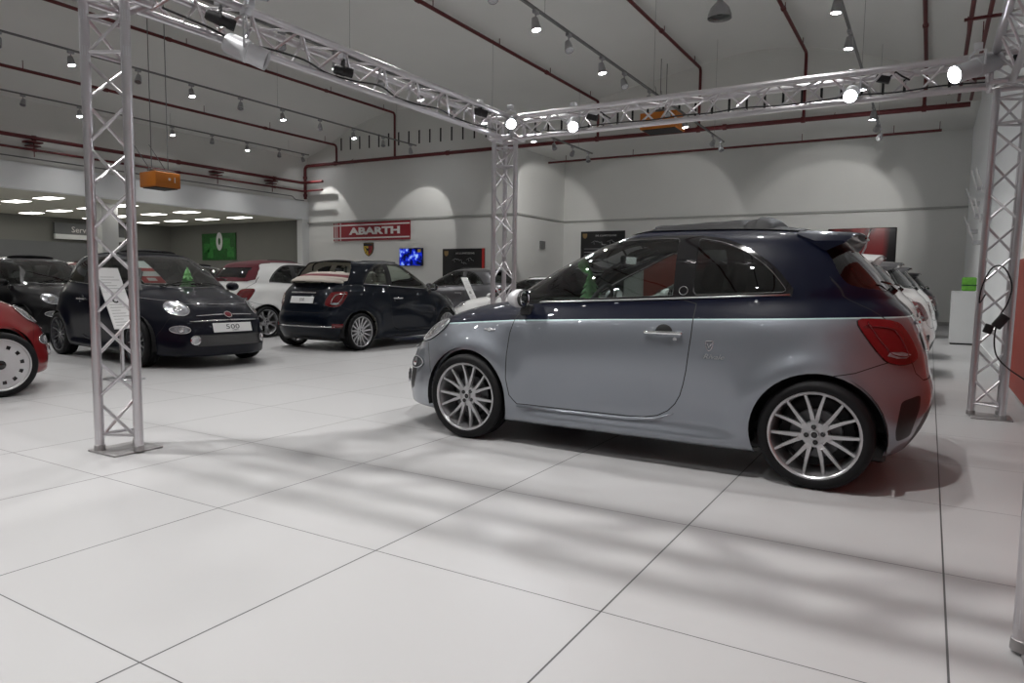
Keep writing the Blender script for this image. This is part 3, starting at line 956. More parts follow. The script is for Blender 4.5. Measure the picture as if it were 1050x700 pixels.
        for i in range(nx):
            for j in range(ny):
                a = i * (ny + 1) + j; fs.append((a, a + 1, a + ny + 2, a + ny + 1))
        obj_from('gathered_cloth_roof', vs, fs, c['cloth'], R, smooth=True)
    if c.get('sport'):
        for s in (-1, 1):
            # emblem and script behind the door, vent emblem on the front wing
            p, n = side_pt(1.705, 0.752, s); mt = orient(p + n * 0.003, n)
            sh = [(-.020, .028), (.020, .028), (.020, 0), (.010, -.022), (0, -.030), (-.010, -.022), (-.020, 0)]
            e = MB(); m2 = mt
            for k in range(len(sh)):
                a, b = sh[k], sh[(k + 1) % len(sh)]
                e.tube([m2 @ Vector((*a, 0)), m2 @ Vector((*b, 0))], 0.0022, 6)
            e.tube([m2 @ Vector((-.012, .012, 0)), m2 @ Vector((0, -.012, 0)), m2 @ Vector((.012, .012, 0))], 0.0025, 6)
            e.build('side_emblem', M['chrome'], P['body'], smooth=True)
            p, n = side_pt(1.73, 0.690, s)
            text_mesh('side_script', 'Rivale', 0.040, M['satin'], P['body'], orient(p + n * 0.003, n), 0.001, sx=1.25, shear=0.35)
            p, n = side_pt(0.17, 0.775, s); mt = orient(p + n * 0.002, n)
            e = MB().lathe([(0.001, 0.004), (0.013, 0.004), (0.015, 0)], 16, 'Z', mat=mt)
            e.rbox((-0.05, -0.006, -0.001), (0.05, 0.006, 0.003), 0.002, 0, mt)
            e.build('wing_emblem', M['satin'], P['body'], smooth='auto')
            p, n = side_pt(1.515, 1.065, s); mt = orient(p + n * 0.004, n)
            MB().tube([mt @ Vector((0.026 * math.cos(t * PI / 8), 0.026 * math.sin(t * PI / 8), 0)) for t in range(17)], 0.0015, 6, cap=False).build('pillar_emblem', M['satin'], P['body'], smooth=True)
    if c.get('front', True):
        p, n = front_pt(0, 0.500); mt = orient(p + n * 0.008, n)
        if c.get('front_plate'):
            po = MB().rbox((-0.26, -0.058, 0), (0.26, 0.058, 0.010), 0.006, 0, mt).build('front_plate', M['plate'], P['front_bumper'])
            text_mesh('plate_text', '500', 0.085, M['print_dark'], po, mt @ Matrix.Translation((0, 0.004, 0.011)), 0.0005, sx=1.5)
            text_mesh('plate_text', 'CABRIO', 0.026, M['print_dark'], po, mt @ Matrix.Translation((0.03, -0.038, 0.011)), 0.0005)
        p, n = front_pt(0, 0.655)
        badge = MB().lathe([(0.001, 0.014), (0.036, 0.012), (0.046, 0.0)], 24, 'Z', mat=orient(p, n), mi=0)
        bo = badge.build('badge', pbr('badge_enamel', (0.2, 0.03, 0.04), 0.3, 0.5), P['body'], smooth='auto')
        MB().tube([(orient(p + n * 0.008, n) @ Vector((0.047 * math.cos(t * PI / 12), 0.047 * math.sin(t * PI / 12), 0))) for t in range(25)], 0.006, 6, cap=False).build('badge_ring', M['chrome'], bo, smooth=True)
        for zz, w in ((0.655, 0.38), (0.590, 0.46)):
            for s in (-1, 1):
                pts = [front_pt(s * (0.06 + (w - 0.06) * t / 6) if zz > 0.6 else s * w * t / 6, zz - 0.012 * (t / 6) ** 2) for t in range(7)]
                MB().tube([p + n * 0.008 for p, n in pts], [0.010, 0.010, 0.009, 0.008, 0.007, 0.006, 0.004], 8).build('chrome_whisker', M['chrome'], P['body'], smooth=True)
        # bonnet strip
        if c.get('hood_strip'):
            for s in (-1, 1):
                pts = [front_pt(s * a, b) for a, b in ((0.05, 0.800), (0.25, 0.800), (0.42, 0.805))]
            pts = [front_pt(a, 0.782) for a in np.linspace(-0.42, 0.42, 13)]
            MB().tube([p + n * 0.004 for p, n in pts], 0.004, 6).build('bonnet_strip', M['chrome'], P['bonnet'], smooth=True)
            for s in (-1, 1):
                pts = [side_pt(x, beltz(x) + 0.03, s) for x in np.linspace(-0.42, 0.30, 10)]
                MB().tube([p + n * 0.004 for p, n in pts], 0.004, 6).build('wing_strip', M['chrome'], R, smooth=True)
        # mesh dots of the lower grille
        dots = MB()
        for r_, zz in enumerate(np.arange(0.292, 0.42, 0.022)):
            for y in np.arange(-0.42 + (r_ % 2) * 0.014, 0.43, 0.028):
                p, n = front_pt(float(y), float(zz)); mt = orient(p + n * 0.000, n)
                dots.add([mt @ Vector(q) for q in ((-.0065, 0, 0), (0, -.0045, 0), (.0065, 0, 0), (0, .0045, 0), (0, 0, .003))], [(0, 1, 4), (1, 2, 4), (2, 3, 4), (3, 0, 4), (3, 2, 1, 0)])
        dots.build('grille_mesh', M['hubcap'], P.get('lower_grille', R))
        for s in (-1, 1):
            p, n = front_pt(0.44 * s, 0.355); mt = orient(p + n * 0.004, n)
            f_ = MB().lathe([(0.055, 0.0), (0.058, 0.012), (0.046, 0.016), (0.040, 0.004), (0.001, 0.002)], 24, 'Z', mat=mt)
            f_.build('fog_lamp', M['chrome'], P['front_bumper'], smooth='auto')
        wps = [(0.13, -0.02), (0.17, -0.30), (0.20, -0.52)]
        for off in (0.0, 0.42):
            pts = [top_pt(x + 0.02, y + off) for x, y in wps]
            MB().tube([p + n * 0.02 for p, n in pts], [0.010, 0.007, 0.004], 6).build('windscreen_wiper', M['gloss_black'], R, smooth=True)
    # cabin
    sm = c.get('seat', M['seat'])
    for s in (-1, 1):
        y0 = s * 0.34
        st = MB(); st.rbox((0.92, y0 - 0.24, 0.42), (1.42, y0 + 0.24, 0.58), 0.06)
        rt = Matrix.Translation((1.40, 0, 0.50)) @ Matrix.Rotation(0.30, 4, 'Y')
        st.rbox((-0.05, y0 - 0.235, -0.02), (0.10, y0 + 0.235, 0.60), 0.05, 0, rt)
        so = st.build('front_seat', sm, R, smooth='auto')
        hr = MB(); rt2 = Matrix.Translation((1.58, 0, 1.09)) @ Matrix.Rotation(0.22, 4, 'Y')
        hr.rbox((-0.05, y0 - 0.115, -0.03), (0.05, y0 + 0.115, 0.17), 0.045, 0, rt2)
        for q in (-0.05, 0.05): hr.tube([rt2 @ Vector((0, y0 + q, -0.10)), rt2 @ Vector((0, y0 + q, 0.0))], 0.007, 6, 1)
        hr.build('head_restraint', [sm, M['satin']], so, smooth='auto')
    bn = MB(); bn.rbox((1.78, -0.55, 0.45), (2.18, 0.55, 0.60), 0.05)
    bn.rbox((-0.05, -0.55, 0.0), (0.08, 0.55, 0.50), 0.04, 0, Matrix.Translation((2.15, 0, 0.52)) @ Matrix.Rotation(0.25, 4, 'Y'))
    bn.build('rear_bench', sm, R, smooth='auto')
    ds = MB(); ds.rbox((0.22, -0.60, 0.70), (0.66, 0.60, 0.955), 0.07)
    ds.rbox((0.50, -0.52, 0.88), (0.70, -0.20, 1.00), 0.05)
    ds.build('dashboard', c.get('dash', M['lining']), R, smooth='auto')
    swm = Matrix.Translation((0.80, -0.34, 0.93)) @ Matrix.Rotation(-PI / 2 + 0.42, 4, 'Y')
    sw = MB(); sw.tube([swm @ Vector((0.175 * math.cos(t * PI / 14), 0.175 * math.sin(t * PI / 14), 0)) for t in range(29)], 0.014, 8, cap=False)
    sw.lathe([(0.001, 0.015), (0.055, 0.010), (0.06, -0.01), (0.001, -0.02)], 16, 'Z', mat=swm)
    for a in (0.0, 2.3, -2.3):
        sw.tube([swm @ Vector((0.04 * math.cos(a + PI), 0.04 * math.sin(a + PI), 0)), swm @ Vector((0.17 * math.cos(a + PI), 0.17 * math.sin(a + PI), 0))], 0.010, 6)
    sw.tube([swm @ Vector((0, 0, -0.02)), swm @ Vector((0, 0, -0.2))], 0.03, 8)
    sw.build('steering_wheel', M['lining'], R, smooth='auto')
    im = MB(); im.rbox((0.86, -0.11, 1.235), (0.90, 0.11, 1.305), 0.018); im.tube([(0.87, 0, 1.30), (0.84, 0, 1.35)], 0.008, 6)
    imo = im.build('interior_mirror', M['trim'], R, smooth='auto')
    MB().rbox((0.901, -0.10, 1.243), (0.905, 0.10, 1.297), 0.002).build('mirror_glass', M['mirror'], imo)
    fl = MB().box((-0.1, -0.6, 0.27), (2.55, 0.6, 0.31)); fl.rbox((2.05, -0.56, 0.30), (2.66, 0.56, 0.62), 0.03); fl.rbox((-0.45, -0.55, 0.28), (0.22, 0.55, 0.74), 0.08)
    fl.build('cabin_floor', M['lining'], R)
    if c.get('top') == 'open':
        # open frame bows and folded cloth stack on the back
        for k_, (xa, xb, za, zb_, hw) in enumerate(((2.22, 2.74, 1.115, 1.14, 0.56), (2.15, 2.68, 1.142, 1.165, 0.58), (2.10, 2.60, 1.170, 1.188, 0.59), (2.06, 2.50, 1.195, 1.208, 0.57))):
            ft = MB()
            for i, t in enumerate(np.linspace(-1, 1, 25)): pass
            vs = []; fs = []; ny = 24; nx = 10
            for i in range(ny + 1):
                t = -1 + 2 * i / ny; y = hw * t
                xr_ = xb - 0.30 * abs(t) ** 3.2; xl_ = xa - 0.02 * t * t
                for j in range(nx + 1):
                    q = j / nx; x = xl_ + (xr_ - xl_) * q
                    z = za + 0.030 * (1 - t * t) - 0.055 * q ** 2 + 0.012 * math.sin(q * 9 + k_)
                    edge = 0.020 * math.sqrt(max(0, 1 - (2 * q - 1) ** 8)) * math.sqrt(max(0, 1 - t ** 10))
                    vs.append((x, y, z + edge))
                for j in range(nx + 1):
                    q = j / nx; x = xl_ + (xr_ - xl_) * q
                    z = za + 0.030 * (1 - t * t) - 0.055 * q ** 2 + 0.012 * math.sin(q * 9 + k_)
                    vs.append((x, y, z - 0.012))
            S = 2 * (nx + 1)
            for i in range(ny):
                for j in range(nx):
                    a = i * S + j; b2 = (i + 1) * S + j
                    fs.append((a, a + 1, b2 + 1, b2)); fs.append((a + nx + 1, b2 + nx + 1, b2 + nx + 2, a + nx + 2))
                a = i * S; b2 = (i + 1) * S
                fs.append((a, b2, b2 + nx + 1, a + nx + 1)); fs.append((a + nx, a + 2 * nx + 1, b2 + 2 * nx + 1, b2 + nx))
            for i in (0, ny):
                a = i * S
                for j in range(nx):
                    fs.append((a + j, a + nx + 1 + j, a + nx + 2 + j, a + j + 1))
            obj_from('folded_roof_layer', vs, fs, c['cloth'] if k_ != 2 else M['cloth_red'] if c.get('fold_red') else c['cloth'], R, smooth=True)
        pts = [top_pt(1.085, y) for y in np.linspace(-0.46, 0.46, 9)]
        MB().tube([p + n * 0.004 for p, n in pts], 0.016, 8).build('windscreen_header', M['trim'], R, smooth=True)
        arc = [(2.05, -0.52, 1.26), (2.04, -0.50, 1.36), (2.02, -0.36, 1.41), (2.0, 0, 1.43), (2.02, 0.36, 1.41), (2.04, 0.50, 1.36), (2.05, 0.52, 1.26)]
        MB().tube(smooth_poly(arc, 4, False), 0.014, 8).build('roof_bow', M['trim'], R, smooth=True)
    # shift everything so the root sits under the middle of the car
    for ch in R.children:
        ch.location.x += -1.14
    return R, P
# ------------------------------------------------------------------ room
X_R, Y_B, Y_S, X_J, X_L = 2.72, 22.0, 18.5, -10.2, -20.1     # right wall, back wall, sign wall, jog, left fascia
Y_F = -12.0
Z_LEDGE = 3.42; Z_SOF = 5.62; Z_C2 = 3.56

def wall_mat(name, col, rough=0.75):
    m, nt, out = _mat(name)
    b = nt.nodes.new('ShaderNodeBsdfPrincipled'); b.inputs['Roughness'].default_value = rough
    tc = nt.nodes.new('ShaderNodeTexCoord'); n = nt.nodes.new('ShaderNodeTexNoise'); n.inputs['Scale'].default_value = 0.7; n.inputs['Detail'].default_value = 5
    nt.links.new(tc.outputs['Object'], n.inputs['Vector'])
    mx = nt.nodes.new('ShaderNodeMix'); mx.data_type = 'RGBA'
    mx.inputs['A'].default_value = (*[c * 0.95 for c in col], 1); mx.inputs['B'].default_value = (*[c * 1.04 for c in col], 1)
    nt.links.new(n.outputs['Fac'], mx.inputs['Factor']); nt.links.new(mx.outputs['Result'], b.inputs['Base Color'])
    n2 = nt.nodes.new('ShaderNodeTexNoise'); n2.inputs['Scale'].default_value = 60
    nt.links.new(tc.outputs['Object'], n2.inputs['Vector'])
    bp = nt.nodes.new('ShaderNodeBump'); bp.inputs['Strength'].default_value = 0.15; bp.inputs['Distance'].default_value = 0.004
    nt.links.new(n2.outputs['Fac'], bp.inputs['Height']); nt.links.new(bp.outputs['Normal'], b.inputs['Normal'])
    nt.links.new(b.outputs[0], out.inputs[0])
    return m

def floor_mat():
    m, nt, out = _mat('white_porcelain_tiles')
    N = nt.nodes.new; L = nt.links.new
    tc = N('ShaderNodeTexCoord'); sp = N('ShaderNodeSeparateXYZ'); L(tc.outputs['Object'], sp.inputs[0])
    def math_(op, a, b=None):
        n = N('ShaderNodeMath'); n.operation = op
        for k, v in enumerate((a, b)):
            if v is None: continue
            if isinstance(v, (int, float)): n.inputs[k].default_value = v
            else: L(v, n.inputs[k])
        return n.outputs[0]
    def line(axis, w):
        a = math_('ADD', sp.outputs[axis], 100.5)
        a = math_('FRACT', a); a = math_('SUBTRACT', a, 0.5); a = math_('ABSOLUTE', a)
        return math_('LESS_THAN', a, w)
    lx = line(0, 0.0034); ly = line(1, 0.0022)
    seam = math_('MAXIMUM', lx, ly)
    # per-tile tone
    fx = math_('FLOOR', sp.outputs[0]); fy = math_('FLOOR', sp.outputs[1])
    cb = N('ShaderNodeCombineXYZ'); L(fx, cb.inputs[0]); L(fy, cb.inputs[1])
    wn = N('ShaderNodeTexWhiteNoise'); wn.noise_dimensions = '2D'; L(cb.outputs[0], wn.inputs['Vector'])
    nz = N('ShaderNodeTexNoise'); nz.inputs['Scale'].default_value = 1.3; nz.inputs['Detail'].default_value = 6; L(tc.outputs['Object'], nz.inputs['Vector'])
    t = math_('ADD', math_('MULTIPLY', wn.outputs['Value'], 0.35), math_('MULTIPLY', nz.outputs['Fac'], 0.65))
    mx = N('ShaderNodeMix'); mx.data_type = 'RGBA'
    mx.inputs['A'].default_value = (0.405, 0.403, 0.408, 1); mx.inputs['B'].default_value = (0.45, 0.447, 0.452, 1)
    L(t, mx.inputs['Factor'])
    m2 = N('ShaderNodeMix'); m2.data_type = 'RGBA'; L(seam, m2.inputs['Factor']); L(mx.outputs['Result'], m2.inputs['A'])
    m2.inputs['B'].default_value = (0.07, 0.07, 0.07, 1)
    b = N('ShaderNodeBsdfPrincipled'); L(m2.outputs['Result'], b.inputs['Base Color'])
    rg = N('ShaderNodeMapRange'); L(nz.outputs['Fac'], rg.inputs[0]); rg.inputs[3].default_value = 0.34; rg.inputs[4].default_value = 0.44
    L(rg.outputs[0], b.inputs['Roughness'])
    b.inputs['Specular IOR Level'].default_value = 0.3
    bp = N('ShaderNodeBump'); bp.inputs['Strength'].default_value = 0.4; bp.inputs['Distance'].default_value = 0.002
    inv = math_('SUBTRACT', 1.0, seam); L(inv, bp.inputs['Height']); L(bp.outputs['Normal'], b.inputs['Normal'])
    L(b.outputs[0], out.inputs[0])
    return m

M['floor'] = floor_mat()
M['wall'] = wall_mat('painted_white_wall', (0.74, 0.74, 0.715))
M['wall_bright'] = wall_mat('painted_bright_wall', (0.86, 0.88, 0.89))  # brighter, slightly bluer base colour than the plain white wall
M['wall_up'] = wall_mat('painted_grey_upper_wall', (0.75, 0.75, 0.72))
M['ceil'] = wall_mat('painted_grey_ceiling', (0.80, 0.80, 0.775))
M['ceil2'] = wall_mat('cream_ceiling_tiles', (0.62, 0.61, 0.53))
M['wall_dark'] = wall_mat('taupe_service_wall', (0.19, 0.19, 0.175))
M['wall_panel'] = wall_mat('grey_service_door', (0.15, 0.155, 0.16))
M['red_wall'] = wall_mat('orange_red_panel', (0.36, 0.045, 0.025), 0.5)
M['pipe_red'] = pbr('oxide_red_pipe', (0.115, 0.013, 0.015), 0.5)
M['track'] = pbr('grey_light_track', (0.16, 0.16, 0.16), 0.5)
M['spot_body'] = pbr('grey_spotlight_housing', (0.34, 0.34, 0.35), 0.4, 0.3)
M['lamp_off'] = pbr('unlit_reflector', (0.35, 0.35, 0.36), 0.25, 0.8)
M['lamp_on'] = emis('lit_lamp_face', (0.95, 0.97, 1.0), 110.0)
M['lamp_hot'] = emis('stage_lamp_face', (0.90, 0.93, 1.0), 70.0)
M['ceiling_panel_on'] = emis('ceiling_panel_light', (1.0, 0.97, 0.90), 7.0)
M['alu'] = pbr('brushed_aluminium', (0.60, 0.58, 0.60), 0.30, 0.85)
M['steel_plate'] = pbr('grey_steel_plate', (0.33, 0.32, 0.32), 0.45, 0.6)
M['black'] = pbr('matt_black', (0.01, 0.01, 0.011), 0.55)
M['silver_can'] = pbr('silver_lamp_can', (0.55, 0.56, 0.58), 0.4, 0.35)
M['orange'] = pbr('orange_box_enamel', (0.55, 0.17, 0.015), 0.45)
M['white_gloss'] = pbr('white_gloss_board', (0.72, 0.73, 0.73), 0.3)
M['ledge'] = pbr('grey_wall_ledge', (0.42, 0.42, 0.40), 0.6)
M['sign_red'] = pbr('deep_red_sign', (0.27, 0.012, 0.022), 0.45)
M['sign_white'] = pbr('white_sign_letters', (0.75, 0.73, 0.72), 0.5)
M['green'] = pbr('green_foliage_print', (0.012, 0.10, 0.016), 0.5, noise=0.8, nscale=9)
M['green_mid'] = pbr('mid_green_print', (0.03, 0.20, 0.035), 0.5, noise=0.8, nscale=12)
M['green_light'] = pbr('light_green_paper', (0.18, 0.45, 0.16), 0.6, noise=0.3, nscale=30)
M['green_glass'] = pbr('green_glossy_plastic', (0.16, 0.46, 0.06), 0.25, noise=0.35, nscale=14)
M['yellow'] = pbr('yellow_print', (0.6, 0.42, 0.03), 0.5)

def slab(name, a, b, m, kind=True, parent=None):
    o = MB().box(a, b).build(name, m, parent)
    if kind: structure(o)
    return o

slab('floor', (-30.5, Y_F, -0.12), (X_R + 0.25, Y_B + 0.2, 0.0), M['floor'])
# right wall
slab('wall_right', (X_R, Y_F, 0), (X_R + 0.2, Y_B + 0.2, 7.6), M['wall_bright'])
# back wall (recess), jog wall, sign wall
slab('wall_back', (X_J - 0.2, Y_B, 0), (X_R, Y_B + 0.2, Z_SOF + 0.1), M['wall'])
slab('wall_jog', (X_J - 0.2, Y_S + 0.2, 0), (X_J, Y_B, Z_SOF), M['wall'])
slab('wall_sign', (X_L - 9.4, Y_S, 0), (X_J, Y_S + 0.2, Z_SOF), M['wall'])
slab('wall_upper', (X_L - 0.3, Y_S, Z_SOF), (X_R, Y_S + 0.2, 7.8), M['wall_up'])
slab('ceiling_recess', (X_J, Y_S + 0.2, Z_SOF), (X_R, Y_B, Z_SOF + 0.15), M['wall'])
for nm, a, b in (('trim_1', (X_J, Y_B - 0.06, Z_LEDGE - 0.03), (X_R, Y_B, Z_LEDGE + 0.03)),
                 ('trim_2', (X_J, Y_S, Z_LEDGE - 0.03), (X_J + 0.06, Y_B - 0.06, Z_LEDGE + 0.03)),
                 ('trim_3', (X_L, Y_S - 0.06, Z_LEDGE - 0.03), (X_J + 0.06, Y_S, Z_LEDGE + 0.03))):
    slab(nm, a, b, M['ledge'])
slab('baseboard_right', (X_R - 0.02, Y_F, 0), (X_R, Y_B, 0.12), M['white_gloss'])
slab('baseboard_back', (X_J, Y_B - 0.02, 0), (X_R - 0.02, Y_B, 0.10), M['ledge'])
slab('wall_near', (X_L - 9.4, Y_F - 0.2, 0), (X_R + 0.2, Y_F, 7.6), M['wall'])
# fascia beam, service area
slab('wall_left', (X_L - 0.35, Y_F, Z_C2), (X_L, Y_S, 4.28), M['wall_bright'])
slab('wall_left_upper', (X_L - 0.35, Y_F, 4.28), (X_L - 0.05, Y_S, 6.3), M['wall_up'])
slab('ceiling_service', (X_L - 9.4, Y_F, Z_C2), (X_L - 0.35, Y_S, Z_C2 + 0.15), M['ceil2'])
slab('wall_service_far', (X_L - 9.4, Y_F, 0), (X_L - 9.2, Y_S, Z_C2), M['wall_dark'])
slab('wall_service_side', (X_L - 9.2, Y_S - 0.05, 0), (X_L - 0.30, Y_S, Z_C2), M['wall_dark'])
slab('wall_left_pillar', (X_L - 0.30, Y_S - 0.35, 0), (X_L, Y_S, Z_C2), M['white_gloss'])
slab('wall_pillar_service', (-22.3, 11.0, 0), (-21.7, 11.55, Z_C2), M['white_gloss'])
slab('trim_4', (X_L - 9.2, 11.2, 0), (X_L - 9.12, 16.3, 2.55), M['wall_panel'])
# vaulted ceiling: profile (x, z) extruded along y
prof = smooth_poly([(X_L - 0.3, 5.95), (-19.2, 6.35), (-17.5, 7.05), (-15.5, 7.42), (-13.2, 7.30), (-11.4, 6.85), (X_J - 0.35, 6.55)], 4, False)
prof += smooth_poly([(X_J - 0.35, 6.55), (-8.2, 6.72), (-6.2, 7.05), (-4.2, 7.40), (-2.9, 7.58), (-1.4, 7.50), (0.2, 7.05), (1.6, 6.52), (X_R + 0.2, 5.85)], 4, False)[1:]
vs = []; fs = []
n = len(prof)
for y in (Y_F, Y_S + 0.2):
    for x, z in prof: vs.append((x, y, z))
    for x, z in prof: vs.append((x, y, z + 0.2))
for i in range(n - 1):
    fs += [(i, i + 1, 2 * n + i + 1, 2 * n + i), (n + i, 3 * n + i, 3 * n + i + 1, n + i + 1), (i, n + i, n + i + 1, i + 1), (2 * n + i, 2 * n + i + 1, 3 * n + i + 1, 3 * n + i)]
fs += [(0, 2 * n, 3 * n, n), (n - 1, 2 * n - 1, 4 * n - 1, 3 * n - 1)]
co_ = MB().add(vs, fs).build('ceiling', M['ceil'], None, smooth='auto'); structure(co_)
def ceil_z(x):
    return float(np.interp(x, [p[0] for p in prof], [p[1] for p in prof]))
# ventilation slots of the upper wall
SL = [x for x in np.arange(-18.25, 2.2, 0.4832)]
for k, x in enumerate(SL):
    if -10.6 < x < -10.0: continue
    z0 = 6.34 if x < -10 else 6.20
    z0 = 6.42 - (x + 18.25) * 0.0175
    o = MB().box((x - 0.032, Y_S - 0.006, z0 - 0.24), (x + 0.032, Y_S + 0.0, z0 + 0.24)).build('vent_slot', M['black'])
    tag(o, 'narrow black vertical ventilation slot in the long row high on the rear wall', 'vent', 'ventilation slots on the upper rear wall')
# service-area ceiling panels
first = None; i = 0
for y in (4.6, 7.0, 9.4, 11.75, 14.1, 16.4):
    for x in (-21.7, -23.7, -25.8, -27.8):
        if first is None:
            e = empty('ceiling_light', (x, y, Z_C2))
            MB().rbox((-0.50, -0.26, -0.03), (0.50, 0.26, 0.0), 0.008).build('light_frame', M['white_gloss'], e)
            MB().box((-0.47, -0.23, -0.038), (0.47, 0.23, -0.03)).build('diffuser', M['ceiling_panel_on'], e)
            first = e; c = e
        else:
            c = copy_tree(first); c.location = (x, y, Z_C2)
        tag(c, 'rectangular lit ceiling panel in the grid of the low cream ceiling', 'ceiling light', 'lit panels of the low service ceiling')

# ------------------------------------------------------------------ pipes
def pipe_run(name, pts, r, label, group=None, hangers=(), flanges=(), mat='pipe_red'):
    e = empty(name, pts[0], 0, label, 'pipe', group)
    o0 = Vector(pts[0])
    q = [Vector(p) - o0 for p in pts]
    # rounded elbows
    path = [q[0]]
    for i in range(1, len(q) - 1):
        a, b, c = q[i - 1], q[i], q[i + 1]; d = 3 * r
        p1 = b + (a - b).normalized() * d; p2 = b + (c - b).normalized() * d
        for t in np.linspace(0, 1, 5): path.append((1 - t) ** 2 * p1 + 2 * t * (1 - t) * b + t * t * p2)
    path.append(q[-1])
    MB().tube(path, r, 10).build('pipe_body', M[mat], e, smooth='auto')
    for a, b, zc in hangers:
        MB().tube([Vector(a) - o0, Vector(b) - o0], 0.010, 6).build('hanger_rod', M[mat], e)
    for p, d in flanges:
        d = Vector(d).normalized() * 0.05
        MB().tube([Vector(p) - o0 - d, Vector(p) - o0 + d], r * 1.35, 10).build('coupling', M[mat], e, smooth='auto')
    return e

def ypipe(x, z, y1_, y0, zdown, label, step=2.6, ydn=None):
    pts = [(x, y0, z), (x, y1_, z)]
    if zdown: pts.append((x, y1_, zdown))
    hg = [((x, y, z), (x, y, min(z + 0.24, ceil_z(x) + 0.02)), 0) for y in np.arange(y1_ - 0.6, y0, -step)]
    fl = [((x, y, z), (0, 1, 0)) for y in np.arange(y1_ - 3.4, y0, -5.5)]
    return pipe_run('fire_pipe', pts, 0.042, label, 'red pipes under the vaulted ceiling', hg, fl)
ypipe(-18.27, 6.35, Y_S - 0.25, Y_F + 1, 5.62, 'red ceiling pipe nearest the left fascia, bending down at the rear wall')
ypipe(-15.33, 7.25, Y_S - 0.25, Y_F + 1, 5.62, 'red pipe along the crest of the left vault, dropping at the rear wall')
ypipe(-7.2, 6.70, Y_S - 0.25, Y_F + 1, 5.60, 'red ceiling pipe just right of the valley between the two vaults')
ypipe(-4.05, 7.25, Y_S - 0.25, Y_F + 1, 5.55, 'red ceiling pipe left of the dome lamp, dropping behind the rear truss')
ypipe(-1.24, 7.26, Y_S - 0.25, Y_F + 1, 5.52, 'red ceiling pipe right of the dome lamp, bending straight down')
ypipe(1.54, 6.42, Y_S - 0.25, Y_F + 1, 5.50, 'rightmost single red ceiling pipe, running almost straight at the viewer')
zm = lambda x: 5.66 - (x + 19.9) * 0.008
pts = [(-19.95, Y_S - 0.30, 4.35), (-19.95, Y_S - 0.30, zm(-19.95)), (2.5, Y_S - 0.30, zm(2.5))]
pipe_run('fire_pipe', pts, 0.062, 'thick red main pipe crossing the whole rear wall and turning down above the pillar', None,
         [((x, Y_S - 0.30, zm(x)), (x, Y_S - 0.02, zm(x) + 0.16), 0) for x in (-17.6, -13.0, -9.5, -5.5, -0.5, 2.0)],
         [((x, Y_S - 0.30, zm(x)), (1, 0, 0)) for x in (-18.3, -12.9, -10.8, -7.2, -4.05, -3.3, -1.24, 1.54)] + [((-19.95, Y_S - 0.30, z), (0, 0, 1)) for z in (5.2, 4.5)])
pipe_run('fire_pipe', [(-10.1, 20.5, 5.40), (1.95, 20.5, 5.36)], 0.036, 'thin red pipe under the recess soffit, below the main pipe', None,
         [((x, 20.5, 5.38), (x, 20.5, 5.60), 0) for x in (-9.4, -6.9, -4.2, -1.6, 0.8, 1.9)])
for dz, lab, r in ((4.97, 'upper of the two red pipes running along the white left fascia', 0.055), (4.64, 'lower of the two red pipes running along the white left fascia', 0.035)):
    pipe_run('fire_pipe', [(X_L + 0.22, Y_F + 1, dz), (X_L + 0.22, Y_S - 0.48, dz), (X_L + 1.3, Y_S - 0.48, dz)], r, lab, None, [],
             [((X_L + 0.22, y, dz), (0, 1, 0)) for y in (4.0, 8.2, 12.6, 16.6)])
for y in (8.2, 14.1, 16.5):
    e = MB(); e.box((X_L - 0.02, y - 0.20, 4.84), (X_L + 0.30, y + 0.20, 4.88)); e.box((X_L - 0.02, y - 0.14, 4.74), (X_L + 0.30, y + 0.14, 4.77))
    e.tube([(X_L + 0.2, y, 4.45), (X_L + 0.2, y, 4.86)], 0.015, 6)
    tag(e.build('pipe_bracket', M['pipe_red']), 'small red bracket clamping the twin pipes on the left fascia', 'bracket', 'brackets of the twin fascia pipes')
for x in (2.25, 2.50):
    pipe_run('fire_pipe', [(x, Y_F + 1, 5.55), (x, Y_S - 0.5, 5.55)], 0.035, 'inner red pipe of the pair along the right wall' if x < 2.4 else 'outer red pipe of the pair hugging the right wall', None,
             [((x, y, 5.55), (x, y, ceil_z(x) + 0.02), 0) for y in (6, 10, 14, 17)])
for y in (8.0, 12.0, 16.0):
    tag(MB().box((2.15, y - 0.03, 5.50), (2.70, y + 0.03, 5.54)).build('pipe_bracket', M['pipe_red']), 'red cross bracket holding the pair of pipes high on the right wall', 'bracket', 'cross brackets on the right wall pipes')
# thin conduit above the fascia
pipe_run('conduit', [(X_L + 0.06, Y_F + 1, 4.42), (X_L + 0.06, Y_S - 0.9, 4.42), (X_L + 0.06, Y_S - 0.75, 4.30), (X_L + 0.06, Y_S - 0.3, 4.30)], 0.018, 'thin grey conduit along the top of the white left fascia', mat='track')

# ------------------------------------------------------------------ light tracks with small spotlights
def spot_proto(lit):
    e = empty('track_spotlight', (0, 0, 0))
    MB().rbox((-0.03, -0.06, -0.05), (0.03, 0.06, 0.0), 0.008).build('adapter', M['spot_body'], e)
    y = MB(); y.tube([(0, 0, -0.05), (0, 0, -0.12)], 0.012, 8); y.build('stem', M['spot_body'], e)
    h = MB(); h.lathe([(0.001, 0.10), (0.045, 0.095), (0.055, 0.05), (0.070, -0.05), (0.072, -0.085), (0.064, -0.085), (0.05, -0.05), (0.001, -0.045)], 20, 'Z')
    head = h.build('lamp_head', M['spot_body'], e, smooth='auto')
    head.location = (0, 0, -0.20)
    f = MB().lathe([(0.001, -0.080), (0.063, -0.080), (0.063, -0.074), (0.001, -0.074)], 20, 'Z')
    f.build('lamp_face', M['lamp_on'] if lit else M['lamp_off'], head)
    return e
SP = {}
SPOTS = []
